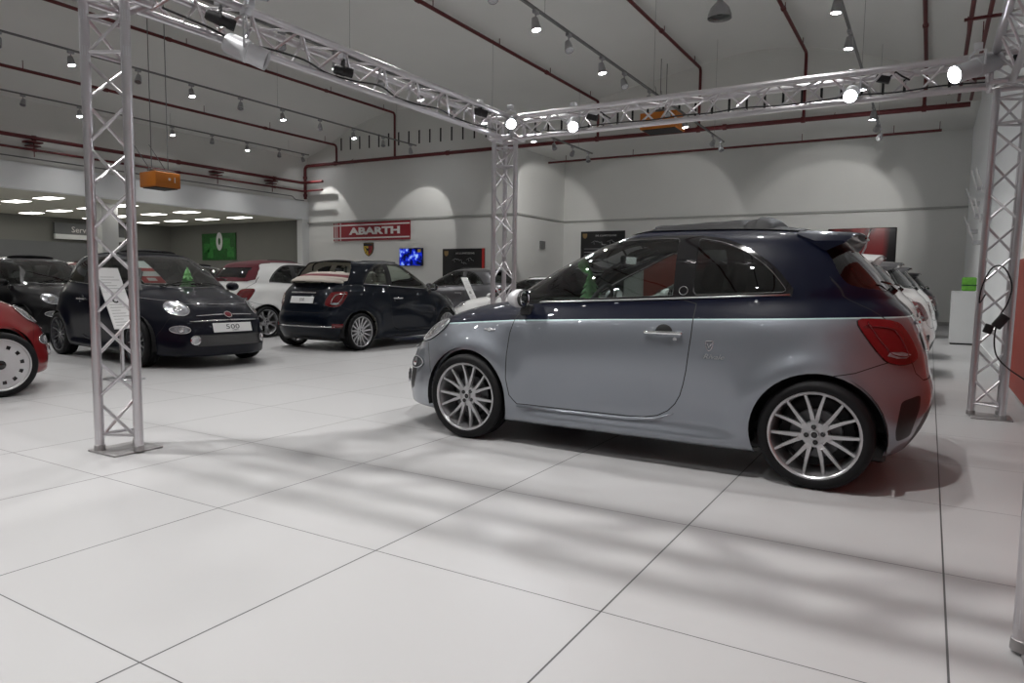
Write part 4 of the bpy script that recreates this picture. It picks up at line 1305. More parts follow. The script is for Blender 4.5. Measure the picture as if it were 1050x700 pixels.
def add_spot(x, y, z, lit, aim, label, group):
    if lit not in SP:
        SP[lit] = spot_proto(lit); e = SP[lit]
    else: e = copy_tree(SP[lit])
    e.location = (x, y, z)
    head = [c for c in e.children if c.name.startswith('lamp_head')][0]
    d = (Vector(aim) - Vector((x, y, z - 0.2))).normalized()
    head.rotation_mode = 'QUATERNION'; head.rotation_quaternion = (-d).to_track_quat('Z', 'Y')
    tag(e, label, 'spotlight', group)
    if lit: SPOTS.append((Vector((x, y, z - 0.2)) + d * 0.10, d))
    return e
def track(x, z, y0, y1_, label):
    e = empty('light_track', (x, y1_, z), 0, label, 'light track')
    MB().box((-0.02, y0 - y1_, -0.018), (0.02, 0, 0.018)).build('rail', M['track'], e)
    for y in np.arange(-1.0, y0 - y1_, -4.8):
        MB().tube([(0, y, 0.0), (0, y, ceil_z(x) - z + 0.02)], 0.003, 5).build('suspension_wire', M['track'], e)
    return e
YS = lambda a, b, d: [float(v) for v in np.arange(a, b, d)]
trk = {
 'T1': (-13.1, 5.62, [5.73, 8.40, 11.07, 13.74, 16.41, 3.06, 0.4, -2.3, -5.0], [4.45, 7.12, 9.75, 12.40, 15.06, 1.8], 'grey light track below the crest of the left vault'),
 'T2': (-19.2, 5.96, [9.10, 11.95, 14.82, 17.4, 6.3, 3.4], [7.65, 10.5, 13.4, 16.25, 4.8], 'leftmost grey light track, closest to the white fascia'),
 'T3': (-3.26, 5.08, [-7.3, -4.9, -2.5, -0.1, 2.3, 4.72, 7.13, 9.54, 11.97, 14.39, 16.89], [3.5, 5.95, 8.22, 10.59, 13.1, 17.71], 'grey light track left of the dome lamp'),
 'T4': (0.615, 5.08, [-4.5, -2.1, 0.3, 3.3, 6.0, 8.51, 10.17, 12.8, 15.55, 16.9, 18.0], [], 'rightmost grey light track, every spotlight lit'),
 'T5': (-7.33, 5.12, [-7.1, -4.7, -2.3, 0.1, 2.5, 4.87, 7.20, 9.60, 12.0, 14.40, 16.76], [3.7, 6.0, 8.4, 10.8, 13.2, 15.6, 17.86], 'grey light track seen through the left truss beam'),
}
lab = {'T1': 'on the track below the left vault crest', 'T2': 'on the track nearest the left fascia', 'T3': 'on the track left of the dome lamp', 'T4': 'on the rightmost ceiling track', 'T5': 'on the track behind the left truss beam'}
AIM = {'T1': (1.2, 0.2), 'T2': (1.6, -0.3), 'T3': (0.9, 0.0), 'T4': (-0.3, 0.0), 'T5': (0.8, 0.0)}
WALLW = []
for k, (x, z, lit, off, lb) in trk.items():
    ys = lit + off
    track(x, z, min(ys) - 0.8, min(max(ys) + 0.3, Y_S - 0.15), lb)
    for i, y in enumerate(sorted(lit)):
        ax, ay = AIM[k]
        aim = (x + ax, y + ay, 0)
        if y > 16.2:
            aim = {'T1': (-14.3, Y_S, 2.9), 'T2': (-18.8, Y_S, 3.3), 'T3': (-6.3, Y_B, 2.9), 'T4': (-0.9, Y_B, 2.9), 'T5': (X_J, 20.0, 3.2)}[k]
            WALLW.append(len(SPOTS))
        add_spot(x, y, z - 0.018, True, aim, 'small grey spotlight, lit, ' + lab[k], 'lit spotlights ' + lab[k])
    for y in off:
        add_spot(x, y, z - 0.018, False, (x + 2.0, y - 2.0, 0), 'small grey spotlight, unlit, ' + lab[k], 'unlit spotlights ' + lab[k])

# ------------------------------------------------------------------ aluminium trusses (three chords)
TS = 0.25; TH = TS * math.sqrt(3) / 2
def truss(name, A, axis, length, section, label, group=None, pitch=0.26, rungs=(), lean=(0, 0), flip=False):
    """A: start; axis 'X','Y','Z'; section: three 2D offsets in the plane across the axis"""
    e = empty(name, A, 0, label, 'truss', group)
    if lean != (0, 0): e.rotation_euler = (lean[0], lean[1], 0)
    def P(s, t):
        a, b = section[s]
        return {'Z': Vector((a, b, t)), 'X': Vector((t, a, b)), 'Y': Vector((a, t, b))}[axis]
    for s in range(3):
        MB().tube([P(s, 0), P(s, length)], 0.028, 14).build('chord_tube', M['alu'], e, smooth='auto')
    n = int(round((length - 0.12) / pitch)); p = (length - 0.12) / n
    for f in range(3):
        a, b = f, (f + 1) % 3
        for i in range(n):
            t0 = 0.06 + i * p; t1 = t0 + p
            up = (i + f + (1 if flip and f == 2 else 0)) % 2 == 0
            q0 = P(a if up else b, t0 + 0.012); q1 = P(b if up else a, t1 - 0.012)
            MB().tube([q0, q1], 0.0105, 8).build('brace', M['alu'], e, smooth='auto')
    for t in rungs:
        for f in range(3):
            MB().tube([P(f, t), P((f + 1) % 3, t)], 0.011, 8).build('rung', M['alu'], e, smooth='auto')
            MB().tube([P(f, t - 0.03), P(f, t + 0.03)], 0.028, 12).build('coupler', M['satin'], e, smooth='auto')
    return e
secL = [(-0.072, -0.125), (-0.072, 0.125), (TH - 0.072, 0.0)]
secR = [(0.072, -0.125), (0.072, 0.125), (-TH + 0.072, 0.0)]
XA, XB, YA, YB_ = -2.50, 2.40, 0.43, 5.07
H_P = 2.74
def plate(e, sec):
    m = MB(); cx_ = sum(a for a, b in sec) / 3; m.rbox((cx_ - 0.15, -0.16, 0.0), (cx_ + 0.15, 0.16, 0.012), 0.005)
    for a, b in sec: m.lathe([(0.034, 0.012), (0.032, 0.045), (0.024, 0.05)], 14, 'Z', center=(a, b, 0))
    m.build('base_plate', M['steel_plate'], e, smooth='auto')
posts = [('truss_post', (XA, YA), secL, 'aluminium truss post standing in front of the navy car at left', (0, 0)),
         ('truss_post', (XA, YB_), secL, 'aluminium truss post at the far corner, behind the nose of the silver-blue car', (0, 0)),
         ('truss_post', (XB, YB_), secR, 'aluminium truss post at right with a cable hanging on it', (0, 0.012)),
         ('truss_post', (XB - 0.06, YA), secR, 'aluminium truss post whose base shows at the bottom right corner', (0, 0))]
for nm, (x, y), sec, lb, lean in posts:
    e = truss(nm, (x, y, 0.012), 'Z', H_P, sec, lb, None, 0.262, (0.10, 2.45, 2.66), lean, flip=(x > 0))
    plate(e, sec)
    for ch in e.children:
        if ch.name.startswith('base_plate'): ch.location.z = -0.012
# corner blocks and beams: two chords on top, one below
secB = [(-0.125, TH), (0.125, TH), (0.0, 0.0)]
zb = 2.78
truss('lighting_truss', (XA + 0.02, YA + 0.145, zb), 'Y', YB_ - YA - 0.29, secB, 'left aluminium truss beam running from the near post back to the far corner', None, 0.235, flip=True)
truss('lighting_truss', (XA + 0.165, YB_, zb), 'X', XB - XA - 0.335, secB, 'rear aluminium truss beam crossing above the silver-blue car', None, 0.235, flip=True)
truss('lighting_truss', (XB - 0.02, YA + 0.145, zb), 'Y', YB_ - YA - 0.29, secB, 'right aluminium truss beam coming toward the viewer at the top right', None, 0.235, flip=True)
truss('lighting_truss', (XA + 0.165, YA, zb), 'X', XB - XA - 0.36, secB, 'near aluminium truss beam over the front of the floor', None, 0.235, flip=True)
for (x, y), lb in (((XA + 0.02, YA), 'truss corner block on top of the near left post'), ((XA + 0.02, YB_), 'truss corner block where the left and rear beams meet'),
                   ((XB - 0.02, YB_), 'truss corner block where the rear and right beams meet'), ((XB - 0.05, YA), 'truss corner block on the near right post')):
    e = empty('truss_corner', (x, y, zb), 0, lb, 'truss')
    c8 = [(a, b, c) for a in (-0.15, 0.15) for b in (-0.15, 0.15) for c in (0.0, TH)]
    for i in range(8):
        for j in range(i + 1, 8):
            d = sum(1 for k in range(3) if abs(c8[i][k] - c8[j][k]) > 1e-6)
            if d == 1: MB().tube([c8[i], c8[j]], 0.022, 10).build('corner_tube', M['alu'], e, smooth='auto')
            elif d == 2 and (i + j) % 3 == 0: MB().tube([c8[i], c8[j]], 0.010, 8).build('brace', M['alu'], e, smooth='auto')

# cables
def cable(name, pts, r, label, mat='black'):
    o = MB().tube(smooth_poly(pts, 6, False), r, 6).build(name, M[mat], None, smooth='auto')
    return tag(o, label, 'cable')
pts = []
for i in range(15):
    t = i / 14; pts.append((XA + 0.06 + 0.03 * math.sin(i * 2.1), YA + 0.3 + 4.1 * t, zb + 0.055 - 0.035 * abs(math.sin(i * 0.9))))
cable('power_cable', pts, 0.008, 'black cable looped along the bottom of the left truss beam')
pts = [(XA + 0.5 + 4.2 * i / 13, YB_ - 0.05 + 0.02 * math.sin(i * 1.7), zb + 0.045 - 0.02 * abs(math.sin(i * 1.3))) for i in range(14)]
cable('power_cable', pts, 0.007, 'black cable lying along the rear truss beam')
cable('power_cable', [(2.30, 4.98, 1.05), (2.26, 4.93, 0.98), (2.27, 4.90, 1.12), (2.33, 4.88, 1.27), (2.41, 4.88, 1.27), (2.47, 4.89, 1.13), (2.45, 4.90, 0.98), (2.40, 4.92, 0.86), (2.38, 4.93, 0.70), (2.40, 4.93, 0.55), (2.48, 4.92, 0.45), (2.60, 4.93, 0.36), (2.68, 4.95, 0.30)], 0.006, 'black cable curling out of the right truss post toward the wall')
e = empty('power_plug', (2.385, 4.87, 0.80), 0, 'black plug and adapter box hanging in the right truss post', 'plug')
MB().rbox((-0.035, -0.03, -0.02), (0.04, 0.03, 0.10), 0.01, 0, Matrix.Rotation(0.6, 4, 'Y')).build('adapter_box', M['black'], e, smooth='auto')
MB().rbox((-0.075, -0.025, -0.085), (-0.01, 0.025, -0.01), 0.008, 0, Matrix.Rotation(0.3, 4, 'Y')).build('plug_head', M['black'], e, smooth='auto')

# stage lamps
def stage_lamp(loc, aim, L, r, lit, label, col='silver_can', yoke_up=0.22):
    e = empty('stage_lamp', loc, 0, label, 'stage lamp')
    d = (Vector(aim) - Vector(loc)).normalized(); q = (-d).to_track_quat('Z', 'Y').to_matrix().to_4x4()
    b = MB()
    b.lathe([(0.001, L * 0.5), (r * 0.75, L * 0.5), (r, L * 0.42), (r, 0.02), (r * 1.05, 0.015), (r * 1.05, -0.015), (r * 0.96, -0.02), (r * 0.96, -L * 0.5), (r * 0.90, -L * 0.5), (r * 0.85, -L * 0.44), (r * 0.85, 0.0), (0.001, 0.0)], 28, 'Z', mat=q)
    b.build('lamp_can', M[col], e, smooth='auto')
    MB().lathe([(0.001, -L * 0.445), (r * 0.86, -L * 0.445), (r * 0.86, -L * 0.43), (0.001, -L * 0.43)], 28, 'Z', mat=q).build('lamp_face', M['lamp_hot'] if lit else M['lamp_off'], e)
    y = MB(); side = (q.to_3x3() @ Vector((1, 0, 0))); 
    if abs(side.z) > 0.5: side = (q.to_3x3() @ Vector((0, 1, 0)))
    s = Vector((side.x, side.y, 0)).normalized()
    y.tube([s * r * 1.08, s * r * 1.15 + Vector((0, 0, yoke_up * 0.8)), Vector((0, 0, yoke_up)), -s * r * 1.15 + Vector((0, 0, yoke_up * 0.8)), -s * r * 1.08], 0.009, 6)
    y.build('yoke', M['black'] if col == 'black' else M['satin'], e, smooth='auto')
    MB().rbox((-0.03, -0.03, yoke_up - 0.01), (0.03, 0.03, yoke_up + 0.05), 0.008).build('clamp', M['satin'], e, smooth='auto')
    if lit: SPOTS2.append((Vector(loc) + d * (L * 0.5 + 0.01), d))
    return e
SPOTS2 = []
stage_lamp((-2.325, 1.28, 2.70), (-1.2, 2.3, 2.1), 0.30, 0.075, False, 'silver two-part stage lamp, unlit, hanging from the left truss beam', yoke_up=0.25)
stage_lamp((-2.25, 1.25, 3.10), (-1.3, 2.0, 2.95), 0.26, 0.065, False, 'silver stage lamp clamped on top of the left truss beam, cut by the top edge', yoke_up=-0.12)
stage_lamp((-2.45, 1.17, 2.90), (-2.0, 1.9, 2.65), 0.20, 0.04, False, 'slim black lamp inside the left truss beam, beside the silver can', 'black', 0.10)
stage_lamp((-2.45, 2.36, 2.86), (-2.0, 3.0, 2.75), 0.16, 0.04, False, 'black lamp inside the middle of the left truss beam', 'black', 0.10)
stage_lamp((-2.38, 4.35, 2.93), (-1.8, 4.9, 2.75), 0.16, 0.04, False, 'black lamp inside the left truss beam next to the far corner', 'black', 0.08)
stage_lamp((-2.33, 4.90, 2.93), (0.9, 0.6, 0.6), 0.24, 0.06, True, 'lit silver stage lamp glaring at the far truss corner', yoke_up=0.14)
stage_lamp((-1.56, 4.96, 2.84), (0.4, 0.8, 0.6), 0.26, 0.06, True, 'lit silver stage lamp on the rear beam near the far corner', yoke_up=0.18)
stage_lamp((1.20, 4.95, 2.82), (1.3, 0.2, 0.8), 0.24, 0.06, True, 'lit silver stage lamp on the rear beam, right of its middle, facing the viewer', yoke_up=0.16)
stage_lamp((2.13, 4.80, 2.88), (1.30, 4.15, 2.50), 0.42, 0.075, True, 'long silver stage lamp, lit, angled left at the right truss corner', yoke_up=0.14)
for (x, y, z), lb in (((-1.35, 5.02, 2.90), 'black cable box on the rear beam beside the lit lamp'), ((1.45, 5.02, 2.93), 'black cable box on the rear beam right of the facing lamp'), ((2.44, 5.0, 2.95), 'black cable box at the right truss corner')):
    e = empty('cable_box', (x, y, z), 0, lb, 'cable box')
    MB().rbox((-0.07, -0.03, -0.03), (0.05, 0.03, 0.03), 0.01, 0, Matrix.Rotation(0.3, 4, 'Y')).build('box_body', M['black'], e, smooth='auto')
    MB().tube([(0.04, 0, 0.01), (0.09, 0.0, 0.05), (0.14, 0.01, 0.01), (0.20, 0.01, -0.03)], 0.008, 6).build('cable_tail', M['black'], e, smooth=True)

# dome lamp under the right vault
dx, dy, dz = -1.73, 11.4, 6.14
e = empty('dome_lamp', (dx, dy, dz), 0, 'large grey dome lamp hanging from the crest of the right vault', 'ceiling lamp')
MB().lathe([(0.03, 0.26), (0.06, 0.20), (0.10, 0.16), (0.17, 0.08), (0.215, -0.04), (0.222, -0.10), (0.215, -0.10), (0.205, -0.04), (0.16, 0.07), (0.09, 0.15), (0.03, 0.19)], 32, 'Z', close=True).build('lamp_shade', M['spot_body'], e, smooth='auto')
MB().lathe([(0.001, -0.02), (0.05, -0.03), (0.06, 0.02), (0.04, 0.12)], 16, 'Z').build('bulb', M['lamp_off'], e, smooth=True)
MB().lathe([(0.001, -0.13), (0.12, -0.12), (0.213, -0.09)], 24, 'Z').build('glass_cover', M['glass'], e, smooth=True)
MB().lathe([(0.001, 0.38), (0.06, 0.38), (0.06, 0.24), (0.001, 0.24)], 16, 'Z').build('ballast', M['track'], e, smooth='auto')
MB().tube([(0, 0, 0.38), (0, 0, ceil_z(dx) - dz + 0.02)], 0.012, 8).build('hanging_rod', M['track'], e)

# orange heater boxes
def heater(loc, w, d, h, rods, label):
    e = empty('heater_box', loc, 0, label, 'heater')
    MB().rbox((-w / 2, -d / 2, 0), (w / 2, d / 2, h), 0.02).build('casing', M['orange'], e, smooth='auto')
    MB().rbox((-w / 2 + 0.05, -d / 2 + 0.04, -0.02), (w / 2 - 0.05, d / 2 - 0.04, 0.0), 0.008).build('bottom_grille', M['black'], e)
    MB().lathe([(0.001, 0), (0.03, 0), (0.03, 0.01), (0.001, 0.01)], 12, 'X', center=(w / 2, d * 0.05, h * 0.55)).build('round_label', M['sign_white'], e)
    MB().box((w / 2, d * 0.25, h * 0.35), (w / 2 + 0.005, d * 0.28, h * 0.72)).build('stripe_label', M['sign_white'], e)
    MB().rbox((-w * 0.1, -d * 0.45, h + 0.02), (w * 0.15, d * 0.5, h + 0.07), 0.01).build('mounting_bar', M['track'], e)
    for dy_ in rods:
        m = MB(); m.tube([(0, dy_, h), (0, dy_, ceil_z(loc[0]) - loc[2] + 0.02)], 0.010, 6); m.tube([(0, dy_, h), (0.0, dy_ - 0.45, h + 0.6)], 0.008, 6); m.build('hanging_rod', M['track'], e)
    return e
heater((-13.4, 7.75, 3.16), 0.60, 0.62, 0.34, (-0.2, 0.2), 'orange heater box hanging near the left fascia, right of the near truss post')
heater((-4.80, 17.3, 5.40), 1.05, 0.8, 0.45, (-0.25, 0.25), 'orange heater box hung high in front of the rear wall, behind the rear truss beam')

# signs and pictures
e = empty('wall_sign', (-18.66, Y_S - 0.02, 2.66), 0, 'red ABARTH sign with white stripes on the rear wall', 'sign')
W_, H_ = 3.87, 0.70
MB().box((0, -0.03, 0), (W_, 0.02, H_)).build('sign_board', M['sign_red'], e)
for nm, a, b in (('white_stripe', (0, 0.075), (W_, 0.125)), ('white_stripe', (0, 0.575), (W_, 0.625)), ('white_stripe', (0.08, 0), (0.12, H_)), ('white_stripe', (0.19, 0), (0.22, H_)), ('white_stripe', (0.36, 0), (0.40, H_))):
    MB().box((a[0], -0.036, a[1]), (b[0], -0.03, b[1])).build(nm, M['sign_white'], e)
TM = lambda x, z, y=-0.04: Matrix.Translation((x, y, z)) @ Matrix.Rotation(PI / 2, 4, 'X')
text_mesh('letters', 'ABARTH', 0.36, M['sign_white'], e, TM(2.15, 0.35), 0.004, bold=0.016, sx=1.85)
sh = [(-.25, .25), (.25, .25), (.25, 0.02), (.19, -.14), (.10, -.22), (0, -.27), (-.10, -.22), (-.19, -.14), (-.25, 0.02)]
e = empty('shield_emblem', (-16.84, Y_S - 0.01, 2.32), 0, 'shield emblem in yellow, red and black under the red wall sign', 'emblem')
MB().prism([(a, b) for a, b in sh], -0.03, 0.0, 'Y').build('shield', M['black'], e)
MB().prism([(a * .9, b * .9) for a, b in sh], -0.036, -0.03, 'Y').build('shield_field', M['yellow'], e)
MB().prism([(0.0, .22), (.225, .22), (.225, .02), (.17, -.12), (.09, -.19), (0, -.235)], -0.040, -0.036, 'Y').build('shield_field', M['sign_red'], e)
MB().box((-.22, -0.042, .12), (.22, -0.036, .22)).build('shield_band', M['black'], e)
bt = MB()
bt.prism([(-.10, .06), (-.04, .02), (.02, .05), (.06, .0), (.03, -.06), (.06, -.14), (.02, -.12), (-.02, -.05), (-.08, -.04), (-.11, .0)], -0.046, -0.036, 'Y')
bt.tube([(-.09, -.042, .03), (-.15, -.042, .08)], 0.012, 6); bt.tube([(-.06, -.042, -.04), (-.10, -.042, -.13)], 0.012, 6); bt.tube([(0.05, -.042, -.0), (0.12, -.042, 0.06), (0.13, -.042, -.04)], 0.008, 6)
bt.build('scorpion_figure', M['black'], e)

def screen_mat():
    m, nt, out = _mat('blue_screen_picture')
    tc = nt.nodes.new('ShaderNodeTexCoord'); n = nt.nodes.new('ShaderNodeTexNoise'); n.inputs['Scale'].default_value = 5; n.inputs['Detail'].default_value = 2
    nt.links.new(tc.outputs['Object'], n.inputs['Vector'])
    cr = nt.nodes.new('ShaderNodeValToRGB'); el = cr.color_ramp.elements
    el[0].position = 0.40; el[0].color = (0.004, 0.006, 0.03, 1); el[1].position = 0.68; el[1].color = (0.35, 0.55, 1, 1)
    k = el.new(0.55); k.color = (0.01, 0.03, 0.7, 1)
    nt.links.new(n.outputs['Fac'], cr.inputs[0]); em = nt.nodes.new('ShaderNodeEmission'); em.inputs[1].default_value = 0.9
    nt.links.new(cr.outputs[0], em.inputs[0]); nt.links.new(em.outputs[0], out.inputs[0]); return m
e = empty('wall_television', (-14.72, Y_S - 0.02, 2.0), 0, 'television with a blue picture on the rear wall', 'television')
MB().rbox((-0.55, -0.06, -0.33), (0.55, 0.0, 0.33), 0.01).build('housing', M['gloss_black'], e, smooth='auto')
MB().box((-0.53, -0.064, -0.31), (0.53, -0.06, 0.31)).build('screen', screen_mat(), e)
MB().box((0.33, -0.068, 0.17), (0.48, -0.064, 0.28)).build('screen_corner_logo', M['yellow'], e)

def poster(name, loc, w, h, label, strip=None, title='595 COMPETIZIONE', lines=0):
    e = empty(name, loc, 0, label, 'poster')
    MB().rbox((0, -0.04, 0), (w, 0.0, h), 0.006).build('board', M['black'], e)
    if strip: MB().box((w - strip, -0.046, 0), (w, -0.04, h)).build('edge_strip', pbr('bright_red_strip', (0.6, 0.03, 0.025), 0.4), e)
    MB().prism([(a * 0.36 + 0.17, b * 0.36 + h - 0.17) for a, b in sh], -0.046, -0.04, 'Y').build('emblem', pbr('bronze_emblem', (0.25, 0.16, 0.06), 0.5), e)
    ww = (w - (strip or 0))
    text_mesh('title', title, 0.085, M['sign_white'], e, TM(ww * 0.58, h - 0.17, -0.044), 0.002, sx=1.0 * ww / 1.6)
    c = MB()
    random.seed(3)
    for k in range(9):
        x = ww * (0.25 + 0.06 * k); z = h - 0.42 + 0.08 * math.sin(k * 1.1)
        c.tube([(x, -0.045, z), (x + 0.09, -0.045, z + 0.05 * math.cos(k * 2)), (x + 0.12, -0.045, z - 0.06)], 0.005, 5)
    for k in range(lines):
        z = h - 0.65 - k * 0.12; c.box((0.15, -0.044, z), (ww - 0.15, -0.041, z + 0.012))
    c.build('car_line_drawing', M['satin'], e)
    return e
poster('wall_poster', (-13.28, Y_S - 0.01, 1.15), 1.80, 1.13, 'black car poster with a red right edge, behind the grey car', 0.10)
poster('wall_poster', (-9.45, Y_B - 0.01, 0.75), 1.75, 2.28, 'tall black poster on the back wall, above the windscreen of the silver-blue car', None, lines=10)

def red_picture_mat():
    m, nt, out = _mat('red_and_black_picture')
    tc = nt.nodes.new('ShaderNodeTexCoord'); mp = nt.nodes.new('ShaderNodeMapping'); mp.inputs['Rotation'].default_value = (0, 0.7, 0)
    mp.inputs['Scale'].default_value = (0.9, 1, 0.35)
    nt.links.new(tc.outputs['Object'], mp.inputs[0])
    n = nt.nodes.new('ShaderNodeTexNoise'); n.inputs['Scale'].default_value = 1.6; n.inputs['Detail'].default_value = 1.5; n.inputs['Distortion'].default_value = 0.6
    nt.links.new(mp.outputs[0], n.inputs['Vector'])
    cr = nt.nodes.new('ShaderNodeValToRGB'); el = cr.color_ramp.elements
    el[0].position = 0.42; el[0].color = (0.008, 0.006, 0.008, 1); el[1].position = 0.58; el[1].color = (0.26, 0.02, 0.022, 1)
    nt.links.new(n.outputs['Fac'], cr.inputs[0])
    b = nt.nodes.new('ShaderNodeBsdfPrincipled'); b.inputs['Roughness'].default_value = 0.35
    nt.links.new(cr.outputs[0], b.inputs['Base Color']); nt.links.new(b.outputs[0], out.inputs[0]); return m
e = empty('wall_picture', (-0.94, Y_B - 0.01, 1.45), 0, 'large glossy red and black picture on the back wall, above the row of car tails', 'picture')
MB().rbox((0, -0.05, 0), (1.90, 0.0, 1.44), 0.03).build('board', red_picture_mat(), e, smooth='auto')
MB().tube([(1.20, -0.052, 1.40), (1.12, -0.052, 1.15), (1.08, -0.052, 0.85), (0.98, -0.052, 0.62), (0.78, -0.052, 0.48)], [0.02, 0.022, 0.03, 0.03, 0.02], 8).build('silver_gear_stalk', M['satin'], e, smooth=True)
o = MB().rbox((-6.92, Y_B - 0.12, 0), (-4.6, Y_B - 0.02, 2.15), 0.01).build('display_board', M['red_wall'])
tag(o, 'tall orange-red panel on the back wall, seen through the windows of the silver-blue car', 'panel')
o = MB().rbox((X_J, 20.1, 2.32), (X_J + 0.08, 20.4, 2.60), 0.01).build('wall_switch_box', M['track'])
tag(o, 'small grey switch box on the short white side wall', 'switch box')

# service sign, green picture, grey door
e = empty('hanging_sign', (X_L - 9.12, 14.1, 3.10), 0, 'dark Service sign with a pale lower edge, left end of the service wall', 'sign')
MB().rbox((0, -0.9, -0.22), (0.10, 2.0, 0.25), 0.01).build('sign_board', M['wall_panel'], e)
MB().rbox((0.0, -0.9, -0.42), (0.14, 2.0, -0.22), 0.01).build('sign_edge', M['white_gloss'], e)
mt = Matrix.Translation((0.105, 0.25, -0.02)) @ Matrix.Rotation(PI / 2, 4, 'Z') @ Matrix.Rotation(PI / 2, 4, 'X')
text_mesh('letters', 'Service', 0.34, M['sign_white'], e, mt, 0.004, sx=1.0)
e = empty('green_picture', (-26.9, Y_S - 0.06, 1.95), 0, 'green picture on the service wall with a pale figure of a wheel in it', 'picture')
MB().rbox((0, -0.04, 0), (2.35, 0, 1.20), 0.01).build('board', M['green'], e)
for k, (x, z, r) in enumerate(((0.35, 0.55, 0.20), (0.85, 0.75, 0.26), (1.75, 0.75, 0.24), (2.0, 0.35, 0.22), (0.6, 0.3, 0.2))):
    MB().rbox((x - r, -0.045, z - r), (x + r, -0.04, z + r), 0.08).build('green_block', M['green_mid'], e)
MB().lathe([(0.12, -0.05), (0.30, -0.05), (0.30, -0.04), (0.12, -0.04)], 24, 'Y', center=(1.25, 0, 0.62), close=True, mat=Matrix.Translation((0.35, 0, 0)) @ Matrix.Diagonal((0.72, 1, 1.35, 1))).build('pale_wheel_figure', M['white_gloss'], e)

# plinth with a green box
e = empty('display_plinth', (2.47, 14.25, 0), 0, 'white square plinth standing by the right wall', 'plinth')
MB().rbox((-0.20, -0.22, 0.03), (0.22, 0.22, 1.04), 0.006).build('plinth_body', M['white_gloss'], e)
MB().box((-0.18, -0.20, 0), (0.20, 0.20, 0.03)).build('plinth_foot', M['black'], e)
e = empty('green_box', (2.55, 14.22, 1.04), 0, 'small glossy green box standing on the white plinth', 'box')
MB().rbox((-0.12, -0.12, 0.0), (0.12, 0.12, 0.27), 0.03).build('box_body', M['green_glass'], e, smooth='auto')
MB().rbox((-0.125, -0.125, 0.10), (0.125, 0.125, 0.13), 0.01).build('box_band', M['green'], e, smooth='auto')
# brochure sheets on the right wall
for k, (y, z) in enumerate(((12.2, 2.75), (12.2, 2.25), (14.0, 2.95), (14.0, 2.45), (14.0, 1.95), (16.2, 2.9), (16.2, 2.3))):
    e = empty('brochure_holder', (X_R, y, z), 0, 'white brochure sheet tilted in a holder on the right wall above the plinth', 'brochure holder', 'brochure holders on the right wall')
    mt = Matrix.Rotation(-0.30, 4, 'Y')
    MB().rbox((-0.14, -0.17, 0.0), (-0.13, 0.17, 0.42), 0.003, 0, mt).build('sheet', M['white_gloss'], e)
    MB().rbox((-0.16, -0.18, -0.02), (0.0, 0.18, 0.05), 0.006, 0).build('pocket', M['satin'], e)
# red panels on the right wall
o = MB().rbox((X_R - 0.05, 5.4, 0.06), (X_R - 0.005, 7.65, 1.40), 0.01).build('wall_panel', M['red_wall'])
tag(o, 'low orange-red panel on the right wall beyond the truss post', 'panel')
o = MB().rbox((X_R - 0.05, -1.2, 0.06), (X_R - 0.005, 4.6, 2.60), 0.01).build('wall_panel', M['red_wall'])
tag(o, 'tall orange-red panel on the near part of the right wall', 'panel')

# slanted information stands
def info_stand(loc, rz, label):
    e = empty('information_stand', loc, rz, label, 'stand')
    MB().rbox((-0.17, -0.15, 0), (0.17, 0.15, 0.02), 0.008).build('foot_plate', M['satin'], e, smooth='auto')
    MB().tube([(0, 0, 0.02), (0.0, 0, 0.62)], 0.022, 10).build('pole', M['satin'], e, smooth='auto')
    mt = Matrix.Translation((0.10, 0, 0.56)) @ Matrix.Rotation(-0.50, 4, 'Y')
    MB().rbox((-0.008, -0.13, 0.0), (0.0, 0.13, 0.74), 0.003, 0, mt).build('back_board', M['white_gloss'], e)
    for a, b in ((0.01, 0.43), (0.45, 0.73)):
        s_ = MB().box((0.0, -0.125, a), (0.004, 0.125, b), 0, mt).build('sheet', M['plate'], e)
        ln = MB()
        for k in range(int((b - a - 0.08) / 0.035)):
            ln.box((0.004, -0.10, a + 0.03 + k * 0.035), (0.005, 0.10 - 0.05 * (k % 3), a + 0.034 + k * 0.035), 0, mt)
        ln.build('printed_lines', M['track'], s_)
    MB().lathe([(0.02, 0.0), (0.035, 0.0), (0.035, 0.003), (0.02, 0.003)], 16, 'X', close=True, mat=mt @ Matrix.Translation((0.004, -0.02, 0.34))).build('round_mark', M['black'], e)
    return e
info_stand((-5.60, 2.22, 0), 0.0, 'slanted white price stand in front of the navy car, behind the near truss post')
info_stand((-7.2, 11.4, 0), 0.0, 'slanted white price stand beside the grey car, left of the far truss post')

# ------------------------------------------------------------------ cars
FW = -90 * PI / 180
hero, HP = make_car('hatchback_car', 'two-tone hatchback, navy over silver-blue, standing alone in the foreground', (-0.88 + 1.14, 2.713, 0), 0,
    dict(up=M['navy_paint'], low=M['silver_paint'], stripe=True, sport=True, wheel='twin', sunroof=True, cloth=M['cloth_black'], frame=M['gloss_black'], mirror=M['mirror_cap'], accent=M['satin'],
         quarter=M['glass_dark'], glass_rear=M['glass_mid'], lens=M['lens_red']))
make_car('hatchback_car', 'white hatchback directly behind the silver-blue car, mostly hidden by it', (0.20, 5.95, 0), 0,
    dict(up=M['white_paint'], low=M['white_paint'], sport=True, wheel='five', mirror=M['white_paint'], accent=M['trim'], lod=1, roof=M['white_paint']))
make_car('hatchback_car', 'white hatchback with a dark roof, second behind the silver-blue car', (0.30, 8.4, 0), 0,
    dict(up=M['white_paint'], low=M['white_paint'], sport=True, wheel='five', mirror=M['white_paint'], accent=M['trim'], lod=1, roof=M['grey_paint']))
make_car('hatchback_car', 'white hatchback, third in the row behind the silver-blue car', (0.34, 10.9, 0), 0,
    dict(up=M['white_paint'], low=M['white_paint'], sport=True, wheel='five', mirror=M['white_paint'], accent=M['trim'], lod=1, roof=M['grey_paint']))
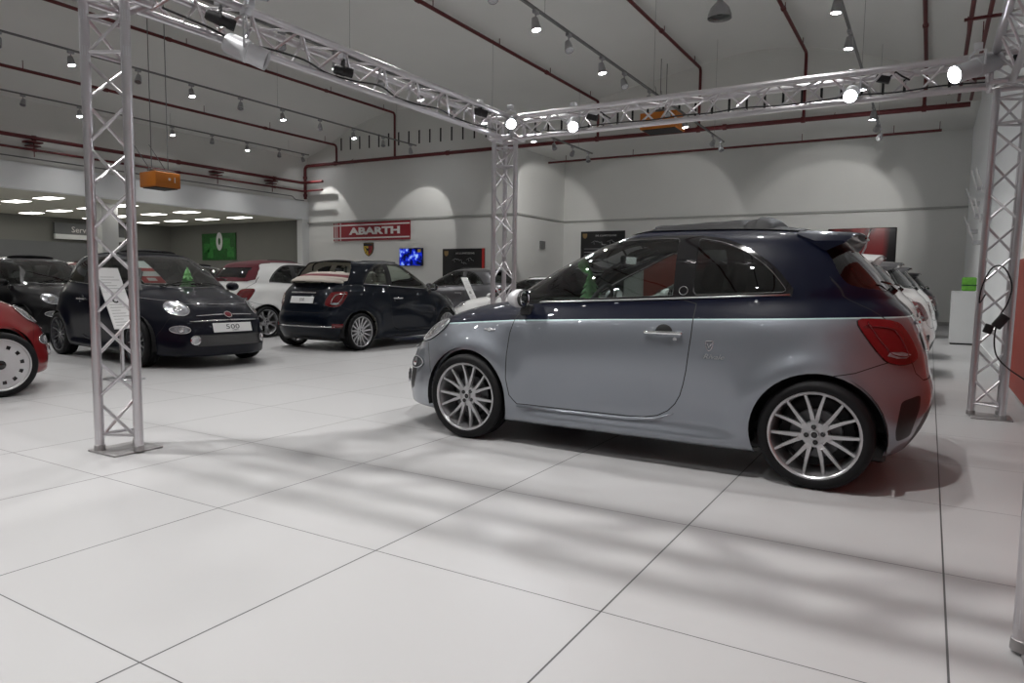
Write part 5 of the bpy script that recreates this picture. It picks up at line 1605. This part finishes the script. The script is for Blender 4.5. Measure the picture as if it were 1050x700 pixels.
make_car('hatchback_car', 'black hatchback farthest back in the right row, one red tail lamp showing', (0.42, 16.2, 0), 0,
    dict(up=M['black_paint'], low=M['black_paint'], wheel='five', accent=M['trim'], lod=1))
navy, NP = make_car('convertible_car', 'dark navy cloth-top car with chrome nose trim, front toward the viewer, left of centre', (-7.58, 3.83, 0), PI - 0.10,
    dict(up=M['riva_paint'], low=M['riva_paint'], wheel='dark', top='soft', cloth=M['cloth_black'], front_plate=True, hood_strip=True, mirror=M['riva_paint'], chrome_bumper=True))
make_car('convertible_car', 'blue-black open car with its beige roof folded on the back, rear toward the viewer', (-6.58, 7.30, 0), FW,
    dict(up=M['blue_paint'], low=M['blue_paint'], wheel='multi', top='open', cloth=M['cloth_beige'], fold_red=True, chrome_bumper=True, seat=M['seat_ivory'], dash=M['lining_light'], lining=M['lining_light'], mirror=M['blue_paint'], ring=M['chrome']))
make_car('convertible_car', 'white car with a burgundy cloth roof between the navy and the blue-black car', (-9.72, 8.10, 0), FW,
    dict(up=M['white_paint'], low=M['white_paint'], wheel='five', top='soft', cloth=M['cloth_red'], chrome_bumper=True, mirror=M['white_paint'], lod=1))
make_car('hatchback_car', 'red car cut off by the left edge of the picture', (-5.75, -0.34, 0), FW + 0.30,
    dict(up=M['red_paint'], low=M['red_paint'], wheel='cap', steer=-0.50, lod=1))
make_car('hatchback_car', 'black hatchback behind the navy car, at the left edge', (-12.5, 4.6, 0), PI,
    dict(up=M['black_paint'], low=M['black_paint'], wheel='dark', lod=1))
make_car('hatchback_car', 'red-roofed car in the far left, behind the black hatchback', (-15.3, 7.2, 0), PI,
    dict(up=M['red_paint'], low=M['red_paint'], wheel='dark', lod=1))
make_car('hatchback_car', 'dark car farthest back on the left, in front of the service door', (-15.2, 10.0, 0), PI,
    dict(up=M['black_paint'], low=M['black_paint'], wheel='dark', lod=1))
make_car('hatchback_car', 'grey hatchback parked side-on before the black poster with the red edge', (-10.3 + 1.14, 14.0, 0), 0,
    dict(up=M['grey_paint'], low=M['grey_paint'], wheel='dark', mirror=M['grey_paint'], lod=1))
rd, _ = make_car('convertible_car', 'low white open car behind the far truss post', (-6.02 + 1.14, 10.5, 0), 0,
    dict(up=M['white_paint'], low=M['white_paint'], wheel='dark', top='open', cloth=M['cloth_black'], mirror=M['white_paint'], accent=M['trim'], lod=1))
rd.scale = (1.05, 1.02, 0.84)

# things lying inside the windscreens
def paper_tree(loc, h, label):
    e = empty('green_ornament', loc, 0.4, label, 'ornament')
    for k in range(4):
        r0 = h * (0.42 - 0.08 * k); z0 = h * (0.18 + 0.19 * k)
        vs = []; fs = []
        n = 14
        for i in range(n):
            a = 2 * PI * i / n; r = r0 * (1.0 if i % 2 == 0 else 0.72)
            vs.append((r * math.cos(a), r * math.sin(a), z0 - (0.03 if i % 2 == 0 else 0)))
        vs.append((0, 0, z0 + h * 0.28)); vs.append((0, 0, z0 - 0.005))
        for i in range(n): fs += [(i, (i + 1) % n, n), (i, n + 1, (i + 1) % n)]
        MB().add(vs, fs).build('leaf_tier', M['green_light'], e)
    MB().tube([(0, 0, 0), (0, 0, h * 0.4)], 0.015, 6).build('stem', M['green'], e)
    return e
paper_tree((-6.76, 3.82, 0.955), 0.30, 'pale green tree-shaped ornament on the dashboard of the navy car')
paper_tree((-0.40, 2.95, 0.955), 0.25, 'green leafy ornament on the dashboard of the silver-blue car')
NM = Matrix.Translation(navy.location) @ Matrix.Rotation(navy.rotation_euler.z, 4, 'Z') @ Matrix.Translation((-1.14, 0, 0))
e = empty('price_sheet', (0, 0, 0), 0.0, 'red and white price sheet stuck inside the windscreen of the navy car', 'price sheet')
o0 = NM @ (front_pt(0.34, 1.10)[0] - front_pt(0.34, 1.10)[1] * 0.03); e.location = o0
def ws_sheet(name, y0, y1, z0, z1, dep, m, par):
    vs = []; nz = 6; ny = 4
    for lay in (dep, dep + 0.003):
        for i in range(nz + 1):
            for j in range(ny + 1):
                p, n = front_pt(y0 + (y1 - y0) * j / ny, z0 + (z1 - z0) * i / nz); vs.append(NM @ (p - n * lay) - o0)
    fs = []; k = ny + 1; N_ = (nz + 1) * k
    for i in range(nz):
        for j in range(ny):
            a = i * k + j; fs.append((a, a + 1, a + k + 1, a + k)); fs.append((N_ + a, N_ + a + k, N_ + a + k + 1, N_ + a + 1))
    for i in range(nz): fs += [(i * k, (i + 1) * k, N_ + (i + 1) * k, N_ + i * k), (i * k + ny, N_ + i * k + ny, N_ + (i + 1) * k + ny, (i + 1) * k + ny)]
    return MB().add(vs, fs).build(name, m, par)
ws_sheet('sheet', 0.24, 0.50, 1.06, 1.36, 0.030, M['plate'], e)
ws_sheet('red_field', 0.245, 0.495, 1.065, 1.15, 0.026, M['print_red'], e)
ws_sheet('red_band', 0.245, 0.495, 1.22, 1.26, 0.026, M['print_red'], e)
ws_sheet('white_mark', 0.33, 0.43, 1.09, 1.125, 0.022, M['plate'], e)

# ------------------------------------------------------------------ light
def spot_light(p, d, energy, size, blend, radius, col=(1, 0.985, 0.96)):
    l = bpy.data.lights.new('lamp', 'SPOT'); l.energy = energy; l.spot_size = math.radians(size); l.spot_blend = blend
    l.shadow_soft_size = radius; l.color = col
    o = bpy.data.objects.new('lamp', l); COL.objects.link(o); o.location = p
    o.rotation_mode = 'QUATERNION'; o.rotation_quaternion = (-d).to_track_quat('Z', 'Y')
for i, (p, d) in enumerate(SPOTS):
    if i in WALLW: spot_light(p, d, 210 if abs(p.x + 7.33) < 0.5 else 110, 58, 0.25, 0.04)
    else:
        key = abs(p.y - 0.3) < 0.6 and p.x > -4
        spot_light(p, d, 480 if key else 200, 112, 0.9, 0.05)
for i, (p, d) in enumerate(SPOTS2):
    spot_light(p, d, 25, 60, 0.8, 0.06, (0.9, 0.94, 1.0))
wd = bpy.data.worlds.new('world'); bpy.context.scene.world = wd; wd.use_nodes = True
bg = wd.node_tree.nodes['Background']; bg.inputs[0].default_value = (0.80, 0.86, 0.95, 1); bg.inputs[1].default_value = 0.05
bpy.context.scene.view_settings.exposure = 0.0
# ------------------------------------------------------------------ camera
def make_camera():
    H = 1.1015; F = 717.5; yaw, pitch, roll = -0.536, 0.084, 0.012
    cy, sy = math.cos(yaw), math.sin(yaw)
    f = Vector((sy * math.cos(pitch), cy * math.cos(pitch), -math.sin(pitch)))
    r = Vector((cy, -sy, 0)); u = r.cross(f)
    c, s = math.cos(roll), math.sin(roll)
    r2 = r * c + u * s; u2 = u * c - r * s
    m = Matrix((r2, u2, -f)).transposed().to_4x4()
    m.translation = (1.721 * H, -1.921 * H, H)
    cd = bpy.data.cameras.new('camera'); cd.sensor_fit = 'HORIZONTAL'; cd.sensor_width = 36
    cd.lens = 36 * F / 1050; cd.clip_start = 0.05; cd.clip_end = 200
    o = bpy.data.objects.new('camera', cd); COL.objects.link(o); o.matrix_world = m
    bpy.context.scene.camera = o
make_camera()
sc = bpy.context.scene
sc.view_settings.view_transform = 'Standard'
sc.view_settings.look = 'None'
sc.view_settings.gamma = 1
sc.view_settings.use_curve_mapping = False
